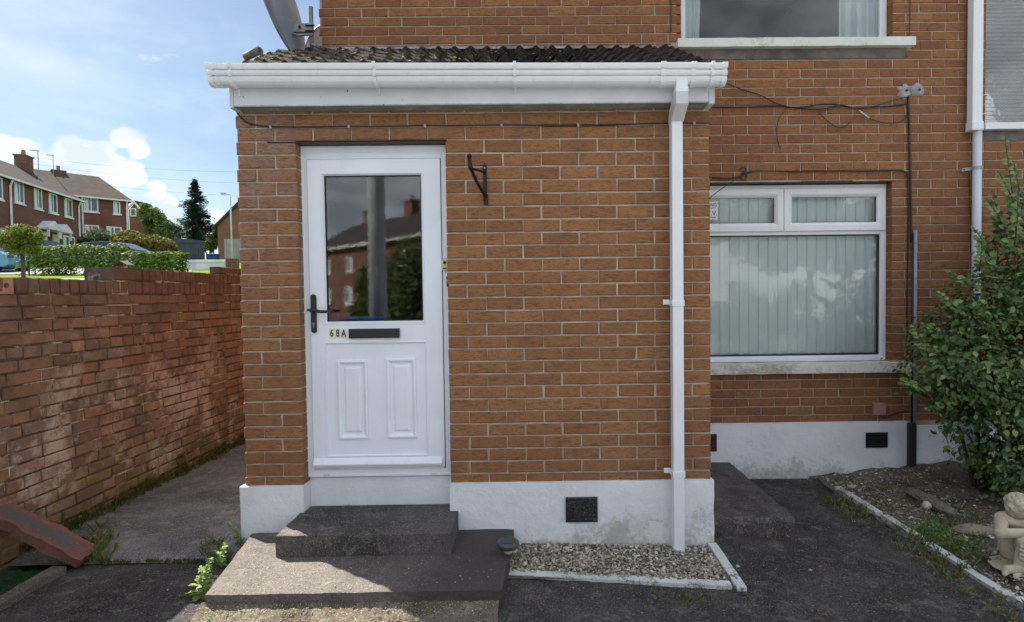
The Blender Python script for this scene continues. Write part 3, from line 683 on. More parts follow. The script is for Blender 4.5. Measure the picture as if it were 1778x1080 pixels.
    s = MB(); A = [(.815, -.198, 2.6), (.886, -.198, 2.6), (.886, -.128, 2.6), (.815, -.128, 2.6)]
    Bq = [(.809, -.116, 2.50), (.880, -.116, 2.50), (.880, -.043, 2.50), (.809, -.043, 2.50)]
    Cq = [(.815, -.198, 2.575), (.886, -.198, 2.575), (.886, -.128, 2.63), (.815, -.128, 2.63)]
    vs = [(.815, -.198, 2.632), (.886, -.198, 2.632), (.886, -.1265, 2.632), (.815, -.1265, 2.632), (.815, -.199, 2.565), (.886, -.199, 2.565), (.883, -.043, 2.565), (.812, -.043, 2.565), (.809, -.116, 2.492), (.880, -.116, 2.492), (.880, -.043, 2.492), (.809, -.043, 2.492)]
    s.add(vs, [(0, 1, 2, 3), (0, 4, 5, 1), (1, 5, 6, 2), (2, 6, 7, 3), (3, 7, 4, 0), (4, 8, 9, 5), (5, 9, 10, 6), (6, 10, 11, 7), (7, 11, 8, 4), (11, 10, 9, 8)], 0)
    recalc(s.build('offset_bend', M['upvc_dirty'], d_, bevel=.003))
    for z in (1.445, .44):
        c = MB(); c.box(.8085, .8805, -.1155, -.045, z - .018, z + .018, 0); c.box(.770, .8085, -.052, -.046, z - .008, z + .022, 0); c.box(.8805, .892, -.052, -.046, z - .008, z + .022, 0)
        c.box(.7765, .7835, -.056, -.052, z + .002, z + .009, 0)
        c.build('pipe_clip', M['upvc'], d_, bevel=.0015)
M['vent'] = None
def vent_mat():
    m, nt, N, Lk, b = newmat('black_painted_vent'); p = wpos(nt)
    c = mixc(nt, rng(nt, nz(nt, p, 90, 6, .8), .56, .62), (.015, .015, .018), (.20, .20, .20))
    Lk.new(c, b.inputs['Base Color']); b.inputs['Roughness'].default_value = .6; return m
M['vent'] = vent_mat()
def fascia_mat():
    m, nt, N, Lk, b = newmat('speckled_fascia'); p = wpos(nt)
    c = mixc(nt, rng(nt, nz(nt, p, 4, 6), .3, .7), (.66, .68, .74), (.58, .59, .64))
    c = mixc(nt, rng(nt, nz(nt, scl(nt, p, (1, 1, 2)), 60, 8, .85), .54, .72, 0, .45), c, (.34, .30, .30))
    c = mixc(nt, rng(nt, nz(nt, p, 24, 3, .5), .74, .77), c, (.10, .08, .07))
    sx = N.new('ShaderNodeSeparateXYZ'); Lk.new(p, sx.inputs[0])
    alg = mt(nt, 'MULTIPLY', rng(nt, mt(nt, 'ADD', sx.outputs[2], mt(nt, 'MULTIPLY', nz(nt, p, 12, 6, .8), .02)), 2.622, 2.612), .8)
    c = mixc(nt, alg, c, (.12, .14, .08))
    Lk.new(c, b.inputs['Base Color']); b.inputs['Roughness'].default_value = .5; return m
M['fascia'] = fascia_mat()
build_porch()

def build_roof():
    # slope from the gutter up to the house wall
    y0, z0, y1, z1 = -.135, 2.765, 1.40, 3.545
    L_ = math.hypot(y1 - y0, z1 - z0); ang = math.atan2(z1 - z0, y1 - y0)
    deck = MB(); deck.add([(-1.74, y0 + .06, z0 - .02), (1.10, y0 + .06, z0 - .02), (1.10, y1, z1 - .035), (-1.74, y1, z1 - .035), (-1.74, y0 + .06, 2.74), (1.10, y0 + .06, 2.74), (1.10, y1, 2.74), (-1.74, y1, 2.74)],
                          [(0, 1, 2, 3), (4, 7, 6, 5), (0, 4, 5, 1), (1, 5, 6, 2), (2, 6, 7, 3), (3, 7, 4, 0)], 0)
    rf = deck.build('roof', M['dirtybed'], porch)
    wv = .1275; cover = wv * 2; gauge = .262; nrow = 7; ncol = 12
    def tile():
        mb = MB(); n = 12; ln = .33; vs = []
        for j, (yy, lift) in enumerate(((0, 0), (ln, 0))):
            for lay_ in (0, 1):
                for i in range(n + 1):
                    u = i / n * 2; ph = (u % 1.0)
                    roll = max(0, math.sin(math.pi * min(1, ph / .62))) * .038 if ph < .62 else -.003 * math.sin(math.pi * (ph - .62) / .38)
                    z = roll + (0 if lay_ == 0 else -.020)
                    vs.append((u * wv, yy + R.uniform(-.003, .003) * (j == 0), z + (.026 if j == 0 else 0) + R.uniform(-.001, .001)))
        m = n + 1; fs = []
        for i in range(n):
            fs.append((i, i + 1, 2 * m + i + 1, 2 * m + i)); fs.append((m + i + 1, m + i, i, i + 1)[::-1])
            fs.append((m + i, m + i + 1, 3 * m + i + 1, 3 * m + i)[::-1])
        fs.append((0, 2 * m, 3 * m, m)); fs.append((n, m + n, 3 * m + n, 2 * m + n))
        mb.add(vs, fs, 0); me = mb.mesh('roof_tile', M['tile'])
        return me
    ms = [tile() for _ in range(6)]
    for r in range(nrow):
        for c in range(ncol):
            d = r * gauge - .03
            xs_ = (-1.80, -1.74, -1.78, -1.86, -1.92, -1.96, -1.96)[r]; wd_ = ((1.09, 1.10, 1.12, 1.14, 1.16, 1.18, 1.19)[r] - xs_) / ncol
            x = xs_ + c * wd_
            P = Vector((x, y0 + d * math.cos(ang), z0 + d * math.sin(ang)))
            o = inst('roof_tile', R.choice(ms), P, rf, (ang - .02 + R.uniform(-.012, .012), R.uniform(-.008, .008), R.uniform(-.012, .012)), (wd_ / cover * 1.004, 1 if r < nrow - 1 else .62, 1))
    fl = MB(); fl.add([(-1.76, 1.36, 3.585), (1.19, 1.36, 3.575), (1.19, 1.425, 3.60), (-1.76, 1.425, 3.61), (-1.76, 1.35, 3.56), (1.19, 1.35, 3.55)], [(0, 1, 2, 3), (4, 5, 1, 0)], 0)
    fl.build('flashing', M['flash'], rf)
    # moss and debris caught on the left half of the tiles
    mb = MB()
    for _ in range(420):
        u = R.random() ** 1.6; x = -1.8 + u * 2.2; d = R.random() * L_; y = y0 + d * math.cos(ang); z = z0 + d * math.sin(ang) + .03 + R.random() * .02
        s = R.uniform(.004, .015); a = R.random() * 6.28
        c_, s_ = math.cos(a) * s, math.sin(a) * s
        mb.add([(x + c_, y + s_, z), (x - s_, y + c_, z + s * .3), (x - c_, y - s_, z), (x + s_, y - c_, z + s * .3), (x, y, z + s * .8)], [(0, 1, 4), (1, 2, 4), (2, 3, 4), (3, 0, 4)])
    mb.build('moss', M['lichen'], rf, kind='stuff')
M['flash'] = simple('pale_flashing', (.40, .37, .40), (.16, .14, .14), .7, 9, 60, .004)
M['lichen'] = leaf_mat('lichen_clumps', (.13, .11, .055), (.24, .21, .13), (.45, .40, .32), .9, 0)
build_roof()
def offcut():
    mb = MB(); n = 10; vs = []; A = onY(426, 99, -.02); B = onY(452, 87, -.06)
    ax = (B - A).normalized(); side = ax.cross(Vector((0, 1, 0))).normalized(); dep = ax.cross(side)
    m = n + 1
    for P in (A, B):
        for rr in (.022, .015):
            for i in range(m):
                q = math.pi * i / n * 1.9; vs.append(P + (side * math.cos(q) + dep * math.sin(q)) * rr)
    fs = []
    for i in range(n): fs += [(i, i + 1, 2 * m + i + 1, 2 * m + i), (m + i, 3 * m + i, 3 * m + i + 1, m + i + 1), (2 * m + i, 2 * m + i + 1, 3 * m + i + 1, 3 * m + i), (i, m + i, m + i + 1, i + 1)]
    mb.add(vs, fs, 0); o = recalc(mb.build('tile_fragment', M['lichenpipe'], None, True)); tag(o, 'pale mossy curved tile fragment lying loose at the left edge of the porch roof', 'tile fragment')
M['lichenpipe'] = simple('lichen_covered_clay', (.13, .13, .10), (.07, .065, .05), .9, 30, 100, .003)
offcut()

# ------------------------------------------------------------------ door
def build_door():
    fr = MB(); fr.ring(-1.402, -.506, .398, 2.420, [(0, .12), (0, .072), (.003, .069), (.014, .069), (.017, .072), (.040, .072), (.043, .075), (.043, .12)])
    fr.box(-1.359, -.549, .0725, .12, 2.342, 2.3775, 0)
    fr.build('door_frame', M['door_upvc'], porch)
    th = MB(); th.box(-1.358, -.56, .070, .12, .4405, .455, 0); th.box(-1.30, -1.265, .066, .069, .405, .415, 0); th.box(-.64, -.60, .066, .069, .405, .415, 0); th.build('threshold', M['upvc_dirty'], porch)
    x0, x1, z0, z1 = -1.3555, -.5525, .4575, 2.338; y = .0625
    gx0, gx1, gz0, gz1 = -1.273, -.657, 1.340, 2.256; px0, px1, pz0, pz1 = -1.268, -.657, .530, 1.225
    d = MB()
    d.box(x0, gx0, y, .11, z0, z1, 0); d.box(gx1, x1, y, .11, z0, z1, 0)
    d.box(gx0, gx1, y, .11, gz1, z1, 0); d.box(gx0, gx1, y, .11, pz1, gz0, 0); d.box(gx0, gx1, y, .11, z0, pz0, 0)
    d.box(px0, px1, y + .008, .10, pz0, pz1, 0)
    dr = d.build('door', M['door_upvc'], porch, bevel=.0015)
    b = MB(); b.ring(gx0 - .001, gx1 + .001, gz0 - .001, gz1 + .001, [(0, y + .001), (.002, y - .004), (.008, y - .004), (.016, y + .012), (.018, y + .02)]); b.build('glazing_bead', M['door_upvc'], dr)
    g = MB(); g.ring(gx0, gx1, gz0, gz1, [(.0155, y + .0125), (.0205, y + .0135), (.0205, y + .025)]); g.build('gasket', M['rubber'], dr)
    g = MB(); g.box(gx0 + .012, gx1 - .012, y + .020, y + .024, gz0 + .012, gz1 - .012, 0); g.build('pane', M['doorglass'], dr)
    b = MB(); b.ring(px0, px1, pz0, pz1, [(-.006, y + .0005), (-.004, y - .004), (.001, y - .004), (.006, y + .0085)]); b.build('panel_bead', M['door_upvc'], dr)
    gap = MB(); gap.ring(x0 - .0045, x1 + .0045, z0 - .002, z1 + .003, [(0, .083), (.006, .083)]); gap.build('door_seal', M['rubber'], dr)
    for (a, b_, c, e) in ((-1.203, -1.016, .632, 1.12), (-.904, -.719, .634, 1.127)):
        r = MB(); Y = y + .008
        r.ring(a, b_, c, e, [(0, Y + .001), (.002, Y - .010), (.012, Y - .013), (.022, Y - .008), (.030, Y + .003), (.036, Y + .003), (.052, Y - .006), (.055, Y - .007)])
        r.quad((a + .055, Y - .007, c + .055), (b_ - .055, Y - .007, c + .055), (b_ - .055, Y - .007, e - .055), (a + .055, Y - .007, e - .055), 0)
        r.build('raised_panel', M['door_upvc'], dr)
    w = MB(); w.extrude([(y - .0005, .470), (y - .022, .476), (y - .024, .484), (y - .016, .500), (y - .0005, .520)], 0, -1.352, -.566); recalc(w.build('weather_bar', M['door_upvc'], dr))
    # handle
    h = MB(); n = 12
    def plate(cx, zlo, zhi, r, ya, yb):
        pts = []
        for i in range(n + 1): q = math.pi * i / n; pts.append((cx + r * math.cos(q), zhi - r + r * math.sin(q)))
        for i in range(n + 1): q = math.pi + math.pi * i / n; pts.append((cx + r * math.cos(q), zlo + r + r * math.sin(q)))
        h.extrude(pts, 1, ya, yb)
    plate(-1.332, 1.288, 1.524, .0165, y - .012, y - .0005)
    h.tube([(-1.332, y - .012, 1.423), (-1.332, y - .042, 1.423)], .011, 10)
    h.tube([(-1.356, y - .045, 1.430), (-1.33, y - .048, 1.428), (-1.27, y - .05, 1.418), (-1.20, y - .046, 1.420)], [.006, .011, .010, .0075], 10)
    recalc(h.build('handle', M['black'], dr, bevel=.001))
    kq = MB(); kq.tube([(-1.332, y - .0125, 1.345), (-1.332, y - .0165, 1.345)], .008, 12); kq.box(-1.336, -1.328, y - .0165, y - .0125, 1.322, 1.341, 0); kq.build('keyhole', M['steel'], dr)
    lb = MB(); lb.box(-1.121, -.813, y - .016, y - .0005, 1.253, 1.310, 0); lb.box(-1.106, -.828, y - .019, y - .016, 1.260, 1.302, 0); lb.build('letterbox', M['black'], dr, bevel=.002)
    st = MB()
    for i in range(3):
        cx = -1.227 + i * .036; st.box(cx - .0165, cx + .0165, y - .0012, y - .0005, 1.256 - .001 * i, 1.312 - .001 * i, 0)
    st.build('number_backing', M['yellowish'], dr)
    for i, ch in enumerate('68A'):
        cu = bpy.data.curves.new('house_number', 'FONT'); cu.body = ch; cu.size = .062; cu.extrude = .0006; cu.offset = .0012; cu.align_x = 'CENTER'; cu.align_y = 'CENTER'
        cu.materials.append(M['black']); o = text_obj('house_number', cu, dr)
        o.location = (-1.227 + i * .036, y - .0022, 1.284 - .001 * i); o.rotation_euler = (math.pi / 2, 0, 0); o.scale = (.66, 1, 1)
build_door()

# ------------------------------------------------------------------ main house
HY = 1.425
house = thing('brick_house', 'two storey orange brick house behind the porch with white windows', 'house', (0, HY, 0))
HW = (0, 0, 0)
WIN = (1.25, 3.087, .893, 2.437); UW = (1.285, 3.085, 3.640, 4.75); NW = (3.885, 5.6, 2.918, 4.75)
def hpart(mb, name, mat, **kw):
    """geometry given in world coordinates, stored relative to the house's base"""
    mb.v = [(x, y - HY, z) for x, y, z in mb.v]; return mb.build(name, mat, house, **kw)
def hsub(mb, name, mat, par, **kw):
    mb.v = [(x, y - HY, z) for x, y, z in mb.v]; return mb.build(name, mat, par, **kw)
def build_house():
    top = [3.472, 3.396, 3.318, 3.242, 3.166, 3.088, 3.009, 2.928, 2.848, 2.766, 2.687, 2.610, 2.533, 2.457]
    up_ = []; z = 3.472
    while z < 5.15: z += .0775; up_.append(z)
    mid = [2.457 - (2.457 - .667) / 23 * i for i in range(1, 24)]
    zs = up_[::-1] + top + mid + [.591, .515, .439, .363]
    j0 = onY(1230 + 190 / 4.153, 112, HY).x
    kk = zs.index(3.472)
    cells = rows_cells(zs, -1.77, 8.0, j0, par=(kk % 2), hz=.0088)
    cells = [(a, b, max(c, .380), d) for a, b, c, d in cells if d > .395]
    cells = cut(cells, *[WIN[0], WIN[1], WIN[2] - .09, WIN[3]])
    cells = cut(cells, UW[0], UW[1], UW[2] - .075, UW[3]); cells = cut(cells, NW[0], NW[1], NW[2] - .06, NW[3])
    cells = cut(cells, 3.06, 3.226, .80, .892, -1); cells = cut(cells, 3.07, 3.248, 3.566, 3.64, -1); cells = cut(cells, 1.20, 1.29, 3.566, 3.64, -1)
    cells = [c for c in cells if c[1] - c[0] > .02]
    ms = brick_meshes(M['house_brick'], 9, .0018, .0035)
    def vis(P, x, y): return not (-1.75 < P.x < 1.45 * 1 and P.z < 3.58 and proj(P)[0] < 1236)
    def w2(u, z): return Vector((u, HY, z))
    n0 = len(COL.objects)
    lay_house(cells, ms, vis)
    w = MB(); f = HY + .006; b = HY + .28
    def seg(x0, x1, z0, z1): w.box(x0, x1, f, b, z0, z1, 0)
    seg(-1.764, WIN[0] - .005, -.3, 5.25); seg(WIN[0] - .005, WIN[1] + .005, -.3, WIN[2] - .01); seg(WIN[0] - .005, WIN[1] + .005, WIN[3] + .005, UW[2] - .01)
    seg(WIN[0] - .005, UW[1] + .005, UW[3], 5.25); seg(WIN[1] + .005, NW[0] - .005, -.3, UW[3]); seg(UW[1] + .005, 8, UW[3] + .0, 5.25)
    seg(NW[0] - .005, NW[1], -.3, NW[2] - .01); seg(NW[1], 8, -.3, UW[3])
    w.box(-1.764, -1.5, b, 8.6, -.3, 5.25, 0); w.box(7.74, 8, b, 8.6, -.3, 5.25, 0); w.box(-1.5, 7.74, 8.3, 8.6, -.3, 5.25, 0)
    hpart(w, 'wall', M['mortar'])
    fl = MB(); fl.box(-1.5, 7.74, b, 8.3, 2.62, 2.80, 0); fl.box(-1.5, 7.74, b, 8.3, -.1, 0, 0); fl.box(3.3, 3.4, b, 8.3, 0, 2.62, 0); fl.box(3.3, 3.4, b, 8.3, 2.8, 5.2, 0); fl.box(-1.5, 7.74, 4.4, 4.5, 0, 2.62, 0); fl.box(-1.5, 3.3, 4.6, 4.7, 2.8, 5.2, 0)
    fl.box(-1.5, 7.74, b, 8.3, 5.14, 5.2, 0)
    hpart(fl, 'inner_walls', M['plaster'])
    g = MB()   # side gable brickwork
    for (a, c_, z0, z1) in [(q[0], q[1], q[2], q[3]) for q in rows_cells(zs, HY + .105, 8.6, HY, par=1)]: g.box(-1.77, -1.68, a, c_, max(z0, .38), z1)
    hpart(g, 'side_brickwork', M['house_brick'], kind='stuff')
    r = MB(); r.extrude([(HY - .35, 5.16), (5.0, 7.4), (8.95, 5.16), (8.95, 5.08), (HY - .35, 5.08)], 0, -2.0, 8.2); recalc(hpart(r, 'roof', M['farroof2']))
    # plinth
    hpart(rough_box(1.085, 3.215, HY - .024, HY + .1, -.35, .378, .004, .06), 'plinth', M['render'], smooth='sharp')
    hpart(rough_box(3.30, 8.0, HY - .018, HY + .1, -.35, .335, .004, .08), 'plinth', M['render'], smooth='sharp')
    v = MB(); a = onY(1503, 751, HY - .03); c = onY(1541, 777, HY - .03)
    for (x0, x1, z0, z1, nm, mt_) in ((a.x, c.x, c.z, a.z, 'air_vent', M['black']), (onY(1205, 0, HY).x, onY(1240, 0, HY).x, onY(1240, 782, HY).z, onY(1240, 752, HY).z, 'air_vent', M['redvent'])):
        v = MB(); v.ring(x0, x1, z0, z1, [(0, HY - .03), (0, HY - .034), (.010, HY - .035), (.013, HY - .022)]); v.box(x0 + .005, x1 - .005, HY - .026, HY - .020, z0 + .005, z1 - .005, 0)
        n = 5
        for i in range(n): zz = z0 + .012 + (z1 - z0 - .03) * i / (n - 1); v.box(x0 + .012, x1 - .012, HY - .040, HY - .022, zz, zz + .008, 0)
        hpart(v, nm, mt_)
    # sills
    s = rough_box(1.085, 3.226, HY - .055, HY + .09, .806, .890, .004, .05); hpart(s, 'window_sill', M['sill'], smooth='sharp')
    s = rough_box(1.245, 3.248, HY - .050, HY + .09, 3.568, 3.640, .003, .05); hpart(s, 'window_sill', M['sill_hi'], smooth='sharp')
    s = rough_box(3.845, 5.65, HY - .050, HY + .09, 2.862, 2.916, .002, .06); hpart(s, 'window_sill', M['upvc'], smooth='sharp')
    s = rough_box(1.08, 3.20, HY - .006, HY + .02, 3.480, 3.562, .004, .04); hpart(s, 'cement_bed', M['dirtybed'], smooth='sharp')
    s = rough_box(3.86, 5.6, HY - .006, HY + .02, 2.775, 2.858, .004, .04); hpart(s, 'cement_bed', M['dirtybed'], smooth='sharp')
    s = MB(); s.box(WIN[0] - .05, WIN[1] + .03, HY - .003, HY + .09, WIN[3] - .0, WIN[3] + .006, 0); hpart(s, 'lintel', M['grey_dark'])
    # --- windows
    Y = HY + .075
    def U(mb, par, nm, mt_, **kw): return hsub(mb, nm, mt_, par, **kw)
    # main window
    f_ = MB(); x0, x1, z0, z1 = WIN[0] + .004, 3.1275 - .04, .894, WIN[3] - .004
    f_.ring(x0, x1, z0, z1, [(0, Y + .07), (0, Y + .004), (.004, Y), (.040, Y), (.046, Y + .006), (.050, Y + .02), (.050, Y + .07)])
    tz0, tz1 = 2.000, 2.045
    f_.box(x0 + .05, x1 - .05, Y + .002, Y + .06, tz0, tz1, 0); f_.box(2.165, 2.205, Y + .004, Y + .06, tz1, z1 - .05, 0)
    win = hpart(f_, 'window', M['upvc'])
    for (a, b_) in ((x0 + .042, 2.183), (2.187, x1 - .012)):
        c = MB(); c.ring(a, b_, 2.030, 2.400, [(0, Y + .006), (0, Y - .012), (.004, Y - .016), (.050, Y - .016), (.068, Y - .004), (.070, Y + .006), (.075, Y + .006)])
        U(c, win, 'casement', M['upvc'])
        q = MB(); q.ring(a, b_, 2.030, 2.400, [(.0695, Y + .0065), (.077, Y + .0075), (.077, Y + .02)]); U(q, win, 'gasket', M['rubber'])
        p = MB(); p.box(a + .07, b_ - .07, Y + .012, Y + .016, 2.1, 2.33, 0); U(p, win, 'pane', M['glass'])
    q = MB(); q.ring(x0, x1, z0, tz0 + .05, [(.050, Y + .020), (.058, Y + .028), (.058, Y + .05)]); U(q, win, 'gasket', M['rubber'])
    q = MB(); q.quad((x0 + .05, Y + .021, tz0 - .007), (x1 - .05, Y + .021, tz0 - .007), (x1 - .05, Y + .021, tz0), (x0 + .05, Y + .021, tz0), 0); U(q, win, 'top_gasket', M['rubber'])
    p = MB(); p.box(x0 + .05, x1 - .05, Y + .032, Y + .036, z0 + .05, tz0, 0); U(p, win, 'pane', M['glass'])
    # upper window
    f_ = MB(); f_.ring(UW[0] + .004, UW[1] - .004, UW[2] + .002, UW[3], [(0, Y + .07), (0, Y + .002), (.003, Y), (.048, Y), (.054, Y + .008), (.056, Y + .02), (.056, Y + .07)]); uw = hpart(f_, 'window', M['upvc'])
    p = MB(); p.box(UW[0] + .05, UW[1] - .05, Y + .025, Y + .03, UW[2] + .05, UW[3] - .05, 0); U(p, uw, 'pane', M['glass_up'])
    f_ = MB(); f_.ring(NW[0] + .004, NW[1], NW[2] + .002, NW[3], [(0, Y + .07), (0, Y + .002), (.008, Y), (.012, Y + .02), (.012, Y + .07)]); nw = hpart(f_, 'window', M['dullframe'])
    p = MB(); p.box(NW[0] + .01, NW[1] - .01, Y + .025, Y + .03, NW[2] + .01, NW[3] - .01, 0); U(p, nw, 'pane', M['glass_stair'])
    # downpipe on the main wall
    yd = HY - .06
    a, b_ = onY(1690, 100, yd - .035).x, onY(1708, 100, yd - .035).x
    d = MB(); d.box(a, b_, yd - .035, yd + .035, onY(1690, 228, yd).z, 5.1, 0); d.box(a - .006, b_ + .006, yd - .041, yd + .040, onY(1690, 226, yd).z - .01, onY(1690, 212, yd).z, 0)
    dp = hpart(d, 'downpipe', M['upvc'], bevel=.008)
    c_ = onY(1695.5, 400, yd).x
    d = MB(); d.tube([(c_, yd, 2.86), (c_, yd, -.15)], .033, 20, True); U(d, dp, 'lower_pipe', M['pipe_lilac'], smooth=True)
    br = MB(); zz = onY(1690, 292, yd).z; br.tube([(c_, yd, zz - .012), (c_, yd, zz + .014)], .0365, 20); br.extrude([(c_ - .105, zz - .020), (c_ - .025, zz - .010), (c_ - .025, zz + .016), (c_ - .105, zz + .006)], 1, yd + .03, yd + .036)
    U(br, dp, 'pipe_bracket', M['clip'])
    bt = MB(); bt.tube([(c_ - .088, yd + .029, zz - .006), (c_ - .088, yd + .026, zz - .006)], .006, 8); U(bt, dp, 'bolt', M['black'])
    for yy in (489, 511):
        tp = MB(); zt = onY(1690, yy, yd).z; tp.tube([(c_, yd, zt - .007), (c_, yd, zt + .007)], .0345, 20); U(tp, dp, 'tape_band', M['black'])
M['redvent'] = simple('brown_vent', (.07, .02, .018), None, .7, 8, 60, 0)
M['dullframe'] = simple('dull_frame', (.30, .31, .29), None, .6, 8, 60, 0)
M['clip'] = simple('pale_clip', (.42, .40, .40), None, .6, 8, 60, 0)
M['pipe_lilac'] = simple('lilac_grey_pipe', (.66, .68, .74), (.60, .62, .68), .4, 5, 60, 0)
def lay_house(cells, ms, vis):
    seq = []
    for c in cells:
        P = Vector(((c[0] + c[1]) / 2, HY, (c[2] + c[3]) / 2)); x, y, z = proj(P)
        ok = -10 < x < 1790 and -8 < y < 900 and vis(P, x, y); seq.append(((1 if ok else 0, (c[1] - c[0]) * (c[3] - c[2]) / z / z), c, P))
    seq.sort(key=lambda t: t[0], reverse=True); rest = MB(); par = {}
    for i, (k, c, P) in enumerate(seq):
        s = ((c[1] - c[0]) / .215, 1, (c[3] - c[2]) / .066); me = R.choice(ms); Q = Vector((P.x, 0, P.z))
        if i < 300 and k[0]: inst('brick', me, Q, house, (R.uniform(-.003, .003), 0, R.uniform(-.003, .003)), s)
        else:
            m4 = Matrix.Translation(Q) @ Matrix.Diagonal((*s, 1)); rest.add([m4 @ v.co for v in me.vertices], [tuple(p.vertices) for p in me.polygons])
    rest.build('brickwork', M['house_brick'], house, kind='stuff')
build_house()

def blinds():
    t = thing('vertical_blind', 'pale green vertical blind behind the large lower window', 'blind', (0, HY + .155, 0))
    n = 19; w = .102; proto = None; x = WIN[0] + .03; s = MB(); s.v = []
    for i in range(5): u = -w / 2 + w * i / 4; s.v += [(u, .008 * math.cos(i / 4 * math.pi - math.pi / 2), .0), (u, .008 * math.cos(i / 4 * math.pi - math.pi / 2), 1.40)]
    s.f = [(2 * i, 2 * i + 2, 2 * i + 3, 2 * i + 1) for i in range(4)]; s.r = [0] * 10
    me = s.mesh('slat', M['blind'], True)
    for k_ in range(22):
        inst('slat', me, (x + k_ * .086, 0, .955), t, (0, 0, .06 + R.uniform(-.012, .012)))
    h = MB(); h.box(WIN[0], WIN[1], -.03, .03, 2.36, 2.41, 0); h.build('headrail', M['upvc'], t)
    ch = MB()
    for k_ in range(21):
        a = x + k_ * .086; ch.tube([(a, -.012, .972), (a + .03, -.014, .958), (a + .06, -.014, .958), (a + .086, -.012, .972)], .0022, 5)
    ch.build('bottom_chain', M['upvc'], t)
    for (a, b, lab) in ((1.27, 1.47, 'white curtain drawn to the left side of the upper window'), (2.72, 3.05, 'pale blue pleated curtain at the right side of the upper window')):
        m = MB(); n = 60; vs = []
        for i in range(n + 1):
            u = i / n; xx = a + (b - a) * u
            yy = HY + .17 + .022 * math.sin(u * (b - a) * 75) + .006 * math.sin(u * 41)
            lean = (.06 if a < 2 else .0)
            vs += [(xx - lean * u * 0, yy, 3.2), (xx + (lean * (u)), yy, 4.75)]
        m.add(vs, [(2 * i, 2 * i + 2, 2 * i + 3, 2 * i + 1) for i in range(n)], 0); o = m.build('curtain', M['curtain'], None, True); tag(o, lab, 'curtain')
    t = thing('venetian_blind', 'horizontal slatted blind behind the window at the top right', 'blind', (NW[0], HY + .112, NW[2]))
    s = MB(); s.add([(0, 0, 0), (1.7, 0, 0), (1.7, .009, .0305), (0, .009, .0305), (0, .001, .016), (1.7, .001, .016)], [(0, 1, 5, 4), (4, 5, 2, 3)], 0); me = s.mesh('slat', M['blind2'])
    for i in range(53): inst('slat', me, (0, 0, .01 + i * .034), t, (R.uniform(-.05, .05), 0, 0))
blinds()
def sticker():
    Y = HY + .075 + .010; a = onY(1246, 350, Y); b = onY(1246, 381, Y)
    t = thing('warning_sticker', 'white sticker with dark red capitals in the left top pane of the lower window', 'sticker', (a.x - .105, Y, b.z))
    m = MB(); h = a.z - b.z; m.box(-.11, .105, 0, .001, 0, h, 0); m.build('card', M['white'], t)
    def txt(s, size, x, z, mat):
        cu = bpy.data.curves.new('lettering', 'FONT'); cu.body = s; cu.size = size; cu.extrude = .0002; cu.offset = .0008; cu.align_x = 'RIGHT'; cu.materials.append(mat)
        o = text_obj('lettering', cu, t); o.location = (x, -.0006, z); o.rotation_euler = (math.pi / 2, 0, 0)
    txt('WARNING', .038, .098, h - .042, M['dark_ink']); txt('C.C.T.V.', .052, .100, .036, M['dark_ink'])
    m = MB(); m.box(-.09, .09, -.0008, -.0002, h - .058, h - .052, 0); m.box(-.08, .09, -.0008, -.0002, .014, .022, 0); m.build('small_print', M['red_ink'], t)
sticker()

